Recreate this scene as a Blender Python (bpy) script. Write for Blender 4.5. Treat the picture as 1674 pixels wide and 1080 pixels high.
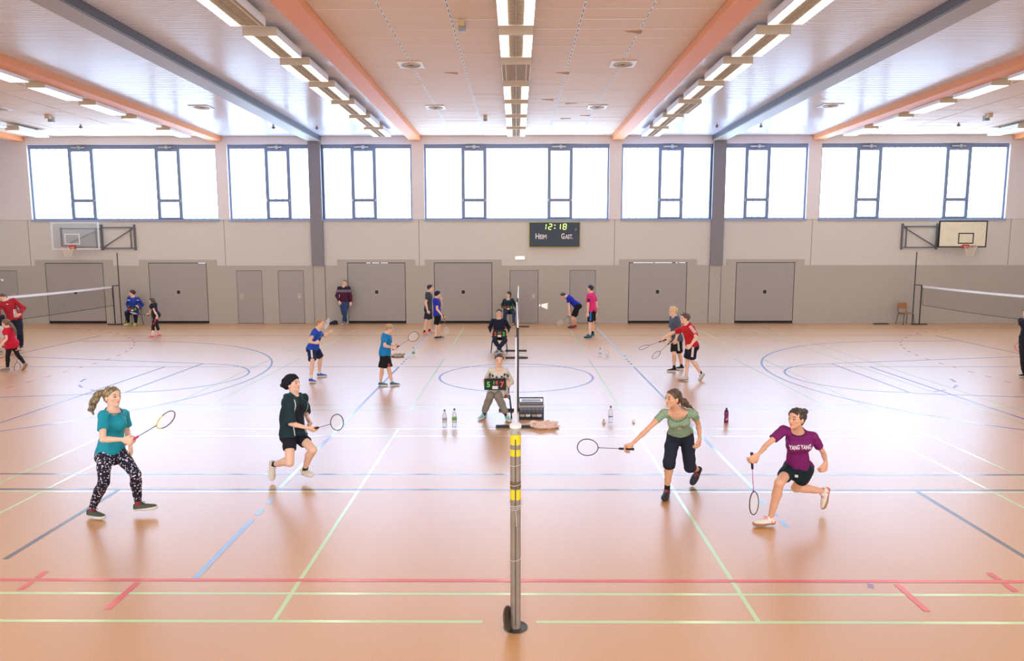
import bpy, bmesh, math, random
import numpy as np
from mathutils import Vector, Matrix
from mathutils.bvhtree import BVHTree
random.seed(7)
R = math.radians
SC = bpy.context.scene
COL = SC.collection
for o in list(bpy.data.objects): bpy.data.objects.remove(o)

# ------------------------------------------------------------------ camera
CAM = np.array([0.0084, -5.3645, 3.033]); PIT, YAW, ROL, FPX = .1185, -.0065, -.0011, 1143.5
def ray(px, py):
    a, b = (px-837)/FPX, (py-540)/FPX
    c, s = math.cos(-ROL), math.sin(-ROL); a, b = c*a-s*b, s*a+c*b
    c, s = math.cos(PIT), math.sin(PIT)
    y, z = c-s*b, -s-c*b
    c, s = math.cos(YAW), math.sin(YAW)
    return np.array([c*a+s*y, -s*a+c*y, z])
def at(px, py, ax, v):
    d = ray(px, py); return CAM+d*((v-CAM[ax])/d[ax])
def fl(px, py): return at(px, py, 2, 0.0)
cd = bpy.data.cameras.new('camera'); cam = bpy.data.objects.new('camera', cd); COL.objects.link(cam)
cd.sensor_width = 36; cd.sensor_fit = 'HORIZONTAL'; cd.lens = 36*FPX/1674; cd.clip_end = 200; cd.clip_start = .05
def _dir(px, py): return Vector(ray(px, py))
fw = _dir(837, 540).normalized(); rt = (_dir(937, 540)-_dir(737, 540)).normalized(); up_ = rt.cross(fw)
M = Matrix((rt, up_, -fw)).transposed().to_4x4(); M.translation = Vector(CAM)
cam.matrix_world = M
SC.camera = cam

# ------------------------------------------------------------------ world, exposure
w = bpy.data.worlds.new('daylight'); SC.world = w; w.use_nodes = True
bg = w.node_tree.nodes['Background']; bg.inputs[0].default_value = (.93, .95, 1, 1); bg.inputs[1].default_value = 2.2
SC.view_settings.view_transform = 'Standard'; SC.view_settings.look = 'None'; SC.view_settings.gamma = 1
SC.view_settings.use_curve_mapping = False; SC.view_settings.exposure = 0.07
WINDOW_L, LAMP_L = 9.8, 8.0
SC.cycles.use_denoising = True; SC.cycles.max_bounces = 8; SC.cycles.transparent_max_bounces = 16
SC.cycles.sample_clamp_indirect = 6

# ------------------------------------------------------------------ helpers
def lin(c):
    f = lambda u: u/12.92 if u <= .04045 else ((u+.055)/1.055)**2.4
    return tuple(f(x/255) for x in c)+(1,)
MATS = {}
def mat(name, rgb, rough=.5, metal=0, spec=.5, noise=0, nscale=40, bump=0, bscale=60, emit=0, alpha=1, trans=0, coat=0, obj=True):
    if name in MATS: return MATS[name]
    m = bpy.data.materials.new(name); m.use_nodes = True; N = m.node_tree.nodes; L = m.node_tree.links
    b = N['Principled BSDF']; c = lin(rgb)
    b.inputs['Base Color'].default_value = c; b.inputs['Roughness'].default_value = rough
    b.inputs['Metallic'].default_value = metal; b.inputs['Specular IOR Level'].default_value = spec
    b.inputs['Alpha'].default_value = alpha; b.inputs['Transmission Weight'].default_value = trans
    b.inputs['Coat Weight'].default_value = coat; b.inputs['Coat Roughness'].default_value = .17; b.inputs['Coat IOR'].default_value = 2.25
    if emit:
        b.inputs['Emission Color'].default_value = c; b.inputs['Emission Strength'].default_value = emit
    if noise or bump:
        tc = N.new('ShaderNodeTexCoord'); co = tc.outputs['Object']
    if noise:
        n = N.new('ShaderNodeTexNoise'); n.inputs['Scale'].default_value = nscale; n.inputs['Detail'].default_value = 4
        L.new(co, n.inputs['Vector'])
        mr = N.new('ShaderNodeMapRange'); mr.inputs['From Min'].default_value = .3; mr.inputs['From Max'].default_value = .7
        mr.inputs['To Min'].default_value = 1-noise; mr.inputs['To Max'].default_value = 1+noise
        L.new(n.outputs['Fac'], mr.inputs['Value'])
        mx = N.new('ShaderNodeMix'); mx.data_type = 'RGBA'; mx.blend_type = 'MULTIPLY'; mx.inputs['Factor'].default_value = 1
        mx.inputs['A'].default_value = c; L.new(mr.outputs['Result'], mx.inputs['B']); L.new(mx.outputs['Result'], b.inputs['Base Color'])
    if bump:
        n2 = N.new('ShaderNodeTexNoise'); n2.inputs['Scale'].default_value = bscale; n2.inputs['Detail'].default_value = 3
        L.new(co, n2.inputs['Vector'])
        bp = N.new('ShaderNodeBump'); bp.inputs['Strength'].default_value = bump; bp.inputs['Distance'].default_value = .01
        L.new(n2.outputs['Fac'], bp.inputs['Height']); L.new(bp.outputs['Normal'], b.inputs['Normal'])
    MATS[name] = m; return m

class MB:
    """collects simple solids into one mesh"""
    def __init__(s): s.v = []; s.f = []
    def add(s, V, F):
        k = len(s.v); s.v += [tuple(v) for v in V]; s.f += [tuple(i+k for i in f) for f in F]; return s
    def box(s, x0, x1, y0, y1, z0, z1):
        V = [(x, y, z) for x in (x0, x1) for y in (y0, y1) for z in (z0, z1)]
        return s.add(V, [(0, 1, 3, 2), (4, 6, 7, 5), (0, 4, 5, 1), (2, 3, 7, 6), (0, 2, 6, 4), (1, 5, 7, 3)])
    def bar(s, a, b, w, h=None, up=(0, 0, 1)):
        h = w if h is None else h
        a, b = Vector(a), Vector(b); d = (b-a).normalized(); u = Vector(up)
        if abs(d.dot(u)) > .98: u = Vector((0, 1, 0))
        x = d.cross(u).normalized()*w/2; y = x.normalized().cross(d)*h/2
        V = [p+i*x+j*y for p in (a, b) for i, j in ((-1, -1), (1, -1), (1, 1), (-1, 1))]
        return s.add(V, [(3, 2, 1, 0), (4, 5, 6, 7), (0, 1, 5, 4), (1, 2, 6, 5), (2, 3, 7, 6), (3, 0, 4, 7)])
    def tube(s, pts, r, n=8, closed=False, caps=True):
        pts = [Vector(p) for p in pts]; m = len(pts); rs = r if hasattr(r, '__len__') else [r]*m
        V = []; x = None
        for i, p in enumerate(pts):
            if closed: t = pts[(i+1) % m]-pts[i-1]
            else: t = pts[min(i+1, m-1)]-pts[max(i-1, 0)]
            t.normalize()
            if x is None:
                x = t.orthogonal().normalized()
            else:
                x = (x-t*x.dot(t))
                x = x.normalized() if x.length > 1e-6 else t.orthogonal().normalized()
            y = t.cross(x)
            V += [p+rs[i]*(math.cos(2*math.pi*k/n)*x+math.sin(2*math.pi*k/n)*y) for k in range(n)]
        F = [(i*n+k, i*n+(k+1) % n, ((i+1) % m)*n+(k+1) % n, ((i+1) % m)*n+k) for i in range(m if closed else m-1) for k in range(n)]
        if caps and not closed: F += [tuple(range(n-1, -1, -1)), tuple((m-1)*n+k for k in range(n))]
        return s.add(V, F)
    def lathe(s, prof, o=(0, 0, 0), n=16, ax=None):
        """prof: (r, z) list around z at o; ax: optional 3x3 frame"""
        V = []; o = Vector(o)
        for r, z in prof:
            for k in range(n):
                p = Vector((r*math.cos(2*math.pi*k/n), r*math.sin(2*math.pi*k/n), z))
                V.append(o+(ax @ p if ax else p))
        m = len(prof)
        F = [(i*n+k, i*n+(k+1) % n, (i+1)*n+(k+1) % n, (i+1)*n+k) for i in range(m-1) for k in range(n)]
        if prof[0][0] > 1e-5: F.append(tuple(range(n-1, -1, -1)))
        if prof[-1][0] > 1e-5: F.append(tuple((m-1)*n+k for k in range(n)))
        return s.add(V, F)
    def quad(s, a, b, c, d): return s.add([a, b, c, d], [(0, 1, 2, 3)])
    def strip(s, pts, w, z=.002, h=.0015):
        """flat floor line of width w along 2D points"""
        P = [Vector((p[0], p[1], 0)) for p in pts]; V = []; m = len(P); s.nz = getattr(s, 'nz', 0)+1; z += s.nz*1.1e-5
        for i, p in enumerate(P):
            t = (P[min(i+1, m-1)]-P[max(i-1, 0)]).normalized(); nrm = Vector((-t.y, t.x, 0))*w/2
            V += [p+nrm+Vector((0, 0, z)), p-nrm+Vector((0, 0, z))]
        return s.add(V, [(2*i, 2*i+1, 2*i+3, 2*i+2) for i in range(m-1)])
    def build(s, name, m=None, parent=None, smooth=False, bevel=0, kind=None, loc=None):
        me = bpy.data.meshes.new(name)
        loc_ = Vector(loc) if loc is not None else Vector((0, 0, 0))
        me.from_pydata([Vector(v)-loc_ for v in s.v], [], s.f); me.update()
        o = bpy.data.objects.new(name, me); COL.objects.link(o); o.location = loc_
        if m: me.materials.append(m)
        bm = bmesh.new(); bm.from_mesh(me); bmesh.ops.recalc_face_normals(bm, faces=bm.faces[:]); bm.to_mesh(me); bm.free()
        if smooth:
            me.polygons.foreach_set('use_smooth', [True]*len(me.polygons))
            me.set_sharp_from_angle(angle=R(45))
        if bevel:
            b = o.modifiers.new('b', 'BEVEL'); b.width = bevel; b.segments = 2; b.limit_method = 'ANGLE'
        if parent is not None: put(o, parent)
        if kind: o['kind'] = kind
        return o
def put(o, parent):
    """parent o, keeping it where it is (parents are unrotated, unscaled)"""
    q = Vector((0, 0, 0)); p = parent
    while p is not None: q += p.location; p = p.parent
    o.parent = parent; o.location = o.location-q
    return o
def tag(o, label, cat, group=None, kind=None):
    o['label'] = label; o['category'] = cat
    if group: o['group'] = group
    if kind: o['kind'] = kind
    return o
def empty(name, loc):
    o = bpy.data.objects.new(name, None); o.empty_display_size = .1; COL.objects.link(o); o.location = Vector(loc); return o
def kids(o): return [c for c in bpy.data.objects if c.parent == o]
def dup(o, loc=None, parent=None):
    c = o.copy(); COL.objects.link(c)
    if parent is not None: c.parent = parent
    if loc is not None: c.location = Vector(loc)
    for ch in kids(o): dup(ch, None, c)
    return c
def text_polys(s, size, sub=0, bold=0, spacing=1, width=None):
    """text as (verts2d, faces), centred on its middle"""
    cu = bpy.data.curves.new('t', 'FONT'); cu.body = s; cu.size = size; cu.offset = bold; cu.space_character = spacing
    cu.align_x = 'CENTER'; cu.align_y = 'CENTER'; cu.resolution_u = 3
    ob = bpy.data.objects.new('t', cu); COL.objects.link(ob)
    dg = bpy.context.evaluated_depsgraph_get(); me = bpy.data.meshes.new_from_object(ob.evaluated_get(dg))
    bpy.data.objects.remove(ob); bpy.data.curves.remove(cu)
    if sub:
        bm = bmesh.new(); bm.from_mesh(me); bmesh.ops.triangulate(bm, faces=bm.faces[:])
        for _ in range(sub):
            es = [e for e in bm.edges if e.calc_length() > size*.18]
            if es: bmesh.ops.subdivide_edges(bm, edges=es, cuts=1)
            bmesh.ops.triangulate(bm, faces=bm.faces[:])
        bm.to_mesh(me); bm.free()
    V = [(v.co.x, v.co.y) for v in me.vertices]; F = [tuple(p.vertices) for p in me.polygons]
    bpy.data.meshes.remove(me)
    if width:
        x0 = min(v[0] for v in V); x1 = max(v[0] for v in V); k = width/(x1-x0); V = [((x-(x0+x1)/2)*k, y) for x, y in V]
    return V, F
def sign_text(s, size, O, U, Vv, name, m, parent, depth=.004, bold=0, width=None):
    V, F = text_polys(s, size, 0, bold, 1, width); O, U, Vv = Vector(O), Vector(U), Vector(Vv); n = U.cross(Vv).normalized()*depth
    P = [O+U*x+Vv*y+n for x, y in V]; b = MB(); b.add(P, F)
    return b.build(name, m, parent)
# ------------------------------------------------------------------ the hall
YW, HC, XS = 22.61, 7.35, 22.6
YB = -7.0
def floor_material():
    m = bpy.data.materials.new('sports_floor'); m.use_nodes = True; N = m.node_tree.nodes; L = m.node_tree.links; b = N['Principled BSDF']
    tc = N.new('ShaderNodeTexCoord'); n = N.new('ShaderNodeTexNoise'); n.inputs['Scale'].default_value = 90; n.inputs['Detail'].default_value = 5
    L.new(tc.outputs['Object'], n.inputs['Vector'])
    n2 = N.new('ShaderNodeTexNoise'); n2.inputs['Scale'].default_value = .6; n2.inputs['Detail'].default_value = 3; L.new(tc.outputs['Object'], n2.inputs['Vector'])
    ad = N.new('ShaderNodeMath'); ad.operation = 'MULTIPLY_ADD'; L.new(n2.outputs['Fac'], ad.inputs[0]); ad.inputs[1].default_value = .25; L.new(n.outputs['Fac'], ad.inputs[2])
    r = N.new('ShaderNodeValToRGB'); r.color_ramp.elements[0].position = .4; r.color_ramp.elements[1].position = .85
    r.color_ramp.elements[0].color = lin(FLOOR_A); r.color_ramp.elements[1].color = lin(FLOOR_B)
    L.new(ad.outputs[0], r.inputs['Fac']); L.new(r.outputs['Color'], b.inputs['Base Color'])
    b.inputs['Coat Weight'].default_value = 1.0; b.inputs['Coat Roughness'].default_value = .33; b.inputs['Coat IOR'].default_value = 1.8
    b.inputs['Roughness'].default_value = FLOOR_R; b.inputs['Specular IOR Level'].default_value = FLOOR_S
    return m
FLOOR_A, FLOOR_B, FLOOR_R, FLOOR_S = (198, 142, 84), (214, 159, 98), .46, .9
M_floor = floor_material()
M_plaster = mat('upper_wall_plaster', (228, 220, 220), .8, noise=.04, nscale=30)
M_mid = mat('impact_wall_board', (214, 209, 202), .7, noise=.06, nscale=60)
M_low = mat('wainscot_laminate', (182, 176, 167), .6, noise=.08, nscale=70)
M_door = mat('door_laminate', (168, 163, 159), .55, noise=.08, nscale=70)
M_gap = mat('dark_joint', (38, 38, 42), .8)
M_frame = mat('window_frame_blue_grey', (126, 138, 166), .5)
M_alu = mat('aluminium', (188, 190, 196), .35, .8)
M_greysteel = mat('grey_painted_steel', (104, 104, 112), .5)
M_white = mat('white_paint', (236, 236, 236), .5)
M_black = mat('black_plastic', (24, 24, 27), .5)
M_beam = mat('orange_beam', (232, 152, 98), .6, noise=.04, nscale=20)
M_duct = mat('curtain_box_grey', (94, 94, 100), .45, noise=.03, nscale=20)
M_tile = mat('ceiling_tile', (226, 204, 184), .7, noise=.05, nscale=50)
M_slat = mat('white_metal_slats', (216, 214, 224), .22, .0, spec=.8)
M_tan = mat('lamp_body_tan', (206, 190, 168), .5)
M_lou = mat('lamp_louvre', (176, 160, 138), .5)
M_tube = mat('lamp_tube', (255, 250, 240), emit=LAMP_L)
M_tubeoff = mat('lamp_tube_unlit', (178, 160, 136), .9, spec=.1)

fo = MB().box(-XS, XS, YB, YW+.3, -.2, 0).build('floor', M_floor, kind='structure')
# ceiling slab above the tiles
ce = MB().box(-XS, XS, YB, YW+.3, HC+.12, HC+.3).build('ceiling', M_tan, kind='structure')
def tiles(x0, x1, nx):
    b = MB(); rnd = random.Random(3); y = YB; pitch = .6; k = 0
    w = (x1-x0)/nx
    while y < YW-.05:
        y1 = min(y+pitch, YW)
        for i in range(nx):
            a, c = x0+i*w, x0+(i+1)*w
            ga = .022 if (nx == 6 and i in (1, 2, 4, 5)) else .004
            gc = .022 if (nx == 6 and i in (0, 1, 3, 4)) else .004
            dz = rnd.uniform(-.004, .004); ti = rnd.uniform(.001, .006)
            b.box(a+ga, c-gc, y+.008, y1-.008, HC+dz, HC+.03)
            n = len(b.v)-8
            for j in range(n, n+8):
                v = b.v[j]
                if abs(v[2]-(HC+dz)) < 1e-6 and v[1] > y+.1: b.v[j] = (v[0], v[1], v[2]-ti)
        y += pitch
    return b
BX = 3.95
tiles(-3.72, 3.72, 6).build('ceiling_panel', M_tile, ce)
tiles(-19.27, -11.98, 6).build('ceiling_panel', M_tile, ce)
tiles(11.98, 19.27, 6).build('ceiling_panel', M_tile, ce)
# white strips painting lit tile edges; rails with dashed slots in the middle bay
rb = MB(); db = MB(); tj = MB()
y = YB
while y < YW-.05:
    for a, c in ((-3.72, 3.72), (-19.27, -11.98), (11.98, 19.27)): tj.box(a, c, y-.007, y+.003, HC-.006, HC+.02)
    y += .6
tj.build('tile_edge_glint', M_white, ce)
for x in (-2.48, -1.24, 1.24, 2.48):
    for s in (-1, 1): rb.box(x+s*.014-.006, x+s*.014+.006, YB, YW, HC-.003, HC+.02)
    y = YB
    while y < YW-.3: db.box(x-.008, x+.008, y, y+.22, HC+.006, HC+.02); rb.box(x-.008, x+.008, y+.22, y+.3, HC-.001, HC+.02); y += .3
rb.build('ceiling_rail', M_white, ce); db.build('ceiling_slot', M_gap, ce)
def slats(x0, x1):
    b = MB(); y = YB; p = .1; pr = [(.006, .02), (.012, 0.003), (.03, -.002), (.07, -.002), (.088, .003), (.094, .02)]
    while y < YW-.02:
        V = []
        for yy, zz in pr: V += [(x0, y+yy, HC+zz), (x1, y+yy, HC+zz)]
        b.add(V, [(2*i, 2*i+1, 2*i+3, 2*i+2) for i in range(5)])
        y += p
    return b
for a, c in ((-11.53, -4.17), (4.17, 11.53), (-XS, -19.72), (19.72, XS)):
    slats(a, c).build('ceiling_slats', M_slat, ce)
    MB().box(a, c, YB, YW, HC+.03, HC+.05).build('ceiling_backing', M_greysteel, ce)
# long roof members
for i, x in enumerate((-19.5, -11.75, -BX, BX, 11.75, 19.5)):
    b = MB().box(x-.225, x+.225, YB, YW, 7.17, HC+.1); o = b.build('trim_%d' % (i+1), M_beam, kind='structure', bevel=.01)
for i, s in enumerate((-1, 1)):
    x = s*7.88
    b = MB().box(x-.25, x+.25, YB, YW-.02, 7.15, HC+.1); o = b.build('trim_%d' % (i+7), M_duct, kind='structure', bevel=.02)
    MB().box(x-.245, x+.245, YB, YW-.05, 7.13, 7.155).build('underside_shading', mat('underside_shading_grey', (156, 142, 128), .5), o, bevel=.006)  # paler sheet paints the lighter shading on the box beam's underside

# back wall with window openings
WIN = [(-19.22, -11.78, (-17.66, -14.23)), (-11.35, -8.13, (-9.9,)), (-7.65, -4.11, (-6.51,)), (-3.62, 3.65, (-2.16, 1.23)),
       (4.13, 7.68, (5.58,)), (8.17, 11.41, (8.97,)), (11.91, 19.23, (13.32, 16.8))]
ZB, ZT = 4.12, 7.04
wb = MB(); wb.box(-XS, XS, YW, YW+.3, ZT, HC+.3)
xs = [-XS]+[v for a, c, _ in WIN for v in (a, c)]+[XS]
for i in range(0, len(xs), 2): wb.box(xs[i], xs[i+1], YW, YW+.3, ZB, ZT)
wall = wb.build('wall_back', M_plaster, kind='structure')
MB().box(-XS, XS, YW, YW+.3, 0, ZB).build('lower_wall', M_mid, wall)
jb = MB()
for x in (-19.41, -11.6, -3.86, 3.89, 11.68, 19.48): jb.box(x-.012, x+.012, YW-.003, YW+.02, 2.3, ZB)
jb.box(-XS, XS, YW-.004, YW+.02, ZB-.012, ZB)
jb.build('wall_joint', mat('joint_grey', (150, 142, 134), .8), wall)
MB().box(-XS-.3, -XS, YB, YW+.3, 0, HC+.3).build('wall_left', M_mid, kind='structure')
MB().box(XS, XS+.3, YB, YW+.3, 0, HC+.3).build('wall_right', M_mid, kind='structure')

# windows: frame, opening sashes, channel glass
def glass_material():
    m = bpy.data.materials.new('channel_glass_daylit'); m.use_nodes = True; N = m.node_tree.nodes; L = m.node_tree.links; b = N['Principled BSDF']
    b.inputs['Base Color'].default_value = (.75, .82, .9, 1); b.inputs['Roughness'].default_value = .25
    tc = N.new('ShaderNodeTexCoord'); sp = N.new('ShaderNodeSeparateXYZ'); L.new(tc.outputs['Object'], sp.inputs[0])
    fr = N.new('ShaderNodeMath'); fr.operation = 'MULTIPLY'; L.new(sp.outputs['X'], fr.inputs[0]); fr.inputs[1].default_value = 1/.26
    f2 = N.new('ShaderNodeMath'); f2.operation = 'FRACT'; L.new(fr.outputs[0], f2.inputs[0])
    r = N.new('ShaderNodeValToRGB'); e = r.color_ramp.elements
    e[0].position = 0; e[0].color = (.05, .072, .095, 1); e[1].position = .05; e[1].color = (.46, .68, 1, 1)
    x = e.new(.5); x.color = (.5, .71, 1, 1); x = e.new(.97); x.color = (.46, .68, 1, 1); x = e.new(1); x.color = (.05, .072, .095, 1)
    L.new(f2.outputs[0], r.inputs['Fac']); L.new(r.outputs['Color'], b.inputs['Emission Color']); b.inputs['Emission Strength'].default_value = WINDOW_L
    return m
M_pane = glass_material()
M_sill = mat('window_sill', (150, 166, 196), .4)
for i, (x0, x1, ss) in enumerate(WIN):
    y0, y1 = YW+.1, YW+.17
    b = MB()
    b.box(x0, x0+.07, y0, y1, ZB, ZT).box(x1-.07, x1, y0, y1, ZB, ZT).box(x0+.07, x1-.07, y0, y1, ZT-.16, ZT).box(x0+.07, x1-.07, y0, y1, ZB, ZB+.06)
    wn = b.build('window_%d' % (i+1), M_frame, kind='structure')
    MB().box(x0-.02, x1+.02, YW-.05, YW+.12, ZB-.06, ZB+.012).build('window_sill', M_sill, wn)
    sm_ = MB(); xa = [x0+.07]+[v for s in ss for v in (s, s+.99)]+[x1-.07]
    for k in range(0, len(xa), 2):
        pb = MB(); n = max(1, round((xa[k+1]-xa[k])/.26)); d = (xa[k+1]-xa[k])/n
        for j in range(n):
            a = xa[k]+j*d; pb.add([(a, y1-.02, ZB+.06), (a+.012, y1-.045, ZB+.06), (a+d-.012, y1-.045, ZB+.06), (a+d, y1-.02, ZB+.06),
                                   (a, y1-.02, ZT-.16), (a+.012, y1-.045, ZT-.16), (a+d-.012, y1-.045, ZT-.16), (a+d, y1-.02, ZT-.16)],
                                  [(0, 1, 5, 4), (1, 2, 6, 5), (2, 3, 7, 6)])
        pb.build('pane', M_pane, wn, loc=(xa[k], 0, 0))
        for j in range(1, n): sm_.box(xa[k]+j*d-.013, xa[k]+j*d+.013, y1-.06, y1-.046, ZB+.06, ZT-.16)
    for s in ss:
        f = MB(); a, c = s, s+.99; zt = ZT-.16; zm = 4.88
        ya, yb = y0-.035, y1
        f.box(a, a+.13, ya, yb, ZB+.06, zt).box(c-.13, c, ya, yb, ZB+.06, zt)
        f.box(a+.13, c-.13, ya, yb, zt-.1, zt).box(a+.13, c-.13, ya, yb, zm-.06, zm+.06).box(a+.13, c-.13, ya, yb, ZB+.06, ZB+.1)
        sh = f.build('sash_frame', M_frame, wn)
        pb = MB()
        for za, zb in ((ZB+.1, zm-.06), (zm+.06, zt-.1)):
            n = 3; d = (c-a-.26)/n
            for j in range(1, n): sm_.box(a+.13+j*d-.012, a+.13+j*d+.012, yb-.045, yb-.031, za, zb)
            for j in range(n): pb.add([(a+.13+j*d, yb-.03, za), (a+.13+(j+1)*d, yb-.03, za), (a+.13+(j+1)*d, yb-.03, zb), (a+.13+j*d, yb-.03, zb)], [(0, 1, 2, 3)])
        pb.build('sash_pane', M_pane, sh, loc=(a+.13, 0, 0))
        _last = s
        h = MB(); mx = (a+c)/2
        h.box(mx-.32, mx+.22, ya-.05, ya-.01, zt+.02, zt+.075).box(mx-.03, mx+.06, ya-.07, ya-.01, zt-.02, zt+.12).bar((mx+.05, ya-.08, zt+.1), (mx-.18, ya-.04, zt+.03), .02)
        h.build('window_opener', M_alu, sh)
        k = MB()
        for xx in (a+.05, c-.05): k.box(xx-.02, xx+.02, ya-.03, ya, zm-.05, zm+.05)
        k.build('window_latch', M_alu, sh)
    sm_.build('glass_seam', mat('glass_seam', (206, 226, 250), .4), wn)

# columns
for i, (x0, x1) in enumerate(((-8.13, -7.65), (7.68, 8.17))):
    MB().box(x0, x1, YW-.12, YW+.28, 2.31, HC+.1).build('trim_%d' % (i+9), mat('column_grey', (136, 132, 138), .6, noise=.05, nscale=60), kind='structure', bevel=.01)

# stepped wainscot with openings
GATES = [(-18.83, -16.5), (-14.69, -12.36), (-6.74, -4.42), (-3.28, -.96), (4.47, 6.79), (8.73, 11.06)]
STEPS = [(-19.23, -16.13), (-15.05, -11.97), (-7.13, -4.04), (-3.64, -.58), (4.09, 7.17), (8.36, 11.43)]
DOORS = [(-21.0, -19.98, 1), (-11.18, -10.16, -1), (-9.52, -8.49, 1), (-.26, .88, 1), (2.13, 3.16, 0)]
CPAN = [(-8.11, -7.62), (7.66, 8.15)]
brk = sorted(set([-XS, XS]+[v for g in GATES+STEPS+CPAN for v in g]+[v for d in DOORS for v in d[:2]]))
wsb = MB(); ZL, ZS, ZG, ZD = 2.31, 2.55, 2.43, 2.12
for a, c in zip(brk, brk[1:]):
    m = (a+c)/2; top = ZS if any(p < m < q for p, q in STEPS) else ZL; lo = 0
    if any(p < m < q for p, q in GATES): lo = ZG
    elif any(d[0] < m < d[1] for d in DOORS): lo = ZD
    elif any(p < m < q for p, q in CPAN): continue
    wsb.box(a, c, YW-.045, YW+.01, lo, top)
wsb.build('wainscot', M_low, wall)
dn = 1
M_plate = mat('door_plate', (188, 174, 164), .5)
for j, (a, c) in enumerate(GATES):
    d = MB().box(a, c, YW-.012, YW+.005, 0, ZG).build('door_%d' % dn, M_gap, kind='structure'); dn += 1  # dark sheet behind the leaf paints the shade in its gap
    MB().box(a+.025, c-.025, YW-.05, YW-.012, .1, ZG-.025).build('door_leaf', M_door, d, bevel=.004)
    m = (a+c)/2
    MB().box(m-.085, m+.085, YW-.057, YW-.05, 1.17, 1.35).build('handle_plate', mat('plate_light', (200, 190, 178), .5), d)
    MB().box(m-.065, m+.065, YW-.066, YW-.057, 1.19, 1.33).build('handle_recess', M_black, d)
    if j in (1, 2, 4):
        g = MB()
        for (p, q) in {1: ((.86, .98),), 2: ((.33, .4), (.43, .55), (.58, .7)), 4: ((.08, .42), (.44, .74), (.8, .84), (.86, .97))}[j]:
            g.box(a+p*(c-a), a+q*(c-a), YW-.02, YW-.008, ZG-.024, ZG-.004)
        g.build('light_gap', mat('daylit_gap', (225, 235, 255), emit=1.0), d)
for (a, c, s) in DOORS:
    d = MB().box(a, c, YW-.012, YW+.005, 0, ZD).build('door_%d' % dn, M_gap, kind='structure'); dn += 1  # same dark backing, gap shade put into its colour
    MB().box(a+.015, c-.015, YW-.047, YW-.012, .012, ZD-.015).build('door_leaf', M_door, d, bevel=.003)
    if s:
        x = c-.19 if s > 0 else a+.19
        MB().box(x-.09, x+.09, YW-.053, YW-.047, .98, 1.22).build('handle_plate', M_plate, d)
        MB().box(x-.03, x+.03, YW-.068, YW-.053, 1.03, 1.13).bar((x, YW-.075, 1.08), (x-s*.09, YW-.075, 1.08), .02).build('door_handle', M_alu, d)
for k, (a, c) in enumerate(CPAN):
    d = MB().box(a, c, YW-.02, YW+.005, 0, ZL).build('trim_%d' % (11+k), M_gap, kind='structure')
    MB().box(a+.02, c-.02, YW-.06, YW-.02, .01, ZL).build('column_panel', M_low, d)
    MB().box(a+.12, a+.18, YW-.066, YW-.06, 1.03, 1.09).build('key_plate', M_plate, d)

# floor markings
F_GREEN = mat('line_green', (196, 236, 172), FLOOR_R, spec=FLOOR_S, coat=1.0); F_RED = mat('line_red', (232, 92, 96), FLOOR_R, spec=FLOOR_S, coat=.55)
F_BLUE = mat('line_blue', (62, 108, 190), FLOOR_R, spec=FLOOR_S, coat=1.0); F_NAVY = mat('line_navy', (58, 62, 84), FLOOR_R, spec=FLOOR_S, coat=.55); F_PALE = mat('line_pale_blue', (150, 190, 232), FLOOR_R, spec=FLOOR_S, coat=.55)
def arc(cx, cy, r, a0, a1, n=48): return [(cx+r*math.cos(R(a0+(a1-a0)*i/n)), cy+r*math.sin(R(a0+(a1-a0)*i/n))) for i in range(n+1)]
g = MB(); L_ = lambda b, x0, y0, x1, y1, wd: b.strip([(x0, y0), (x1, y1)], wd, Z_)
Z_ = .0005
for k, y0 in enumerate((0.02, 7.47, 14.95)):
    for x in (-6.7, -5.94, -1.98, 1.98, 5.94, 6.7): L_(g, x, y0-(.0 if k else .02), x, y0+6.1, .04)
    if k == 2: continue
    for y in (y0, y0+.46)+((y0+5.64, y0+6.1) if k == 0 else ()):
        if k == 0 and y == y0:
            L_(g, -6.72, y, -.27, y, .04); L_(g, .17, y, 6.72, y, .04)
        else: L_(g, -6.72, y, 6.72, y, .04)
    for s in (-1, 1) if k == 0 else (): L_(g, s*1.98, y0+3.05, s*6.7, y0+3.05, .04)
for x in (8.75, 9.4): L_(g, x, 6.2, x, 22, .035)
L_(g, 9, 7.7, 14, 7.7, .035)
g.build('green_court_lines', F_GREEN, fo)
Z_ = .0008
n = MB(); L_(n, -14, 3.15, 14, 3.15, .05); L_(n, -14, 3.75, 14, 3.75, .05); L_(n, -14, 18.65, 14, 18.65, .05)
for s in (-1, 1): L_(n, s*5.01, 1.15, s*5.01, 3.13, .06); L_(n, s*14.2, 3.75, s*14.4, 18.6, .05)
n.build('dark_court_lines', F_NAVY, fo)
b = MB(); Z_ = .0011; CY = 10.92
b.strip(arc(0, CY, 1.8, 0, 360, 96), .05, .0011)
for s in (-1, 1):
    A = [(s*(12.4-6.25*math.cos(t)), CY+6.25*math.sin(t)) for t in np.linspace(-math.pi/2, math.pi/2, 80)]
    b.strip([(s*14.2, A[0][1])]+A+[(s*14.2, A[-1][1])], .05, .0011)
    b.strip([(s*(8.25-1.8*math.cos(t)), CY+1.8*math.sin(t)) for t in np.linspace(-math.pi/2, math.pi/2, 50)], .05, .0013)
    L_(b, s*8.25, 9.05, s*8.25, 12.75, .05)
    L_(b, s*8.25, 9.02, s*14.1, 7.93, .05); L_(b, s*8.25, 12.77, s*14.1, 13.95, .05)
    for a0 in (100, 125, 150): b.strip([(s*(8.25+1.8*math.sin(R(t))), CY-1.8*math.cos(R(t))) for t in np.linspace(a0-82, a0-70, 6)], .05, .0013)
    L_(b, s*9.0, 3.15, s*9.0, 12.25, .05)
    L_(b, s*3.0, 3.2, s*3.0, 12.3, .05)
    for y in (12.62, 13.0, 13.38): L_(b, s*3.0, y, s*3.0, y+.18, .05)
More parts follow.
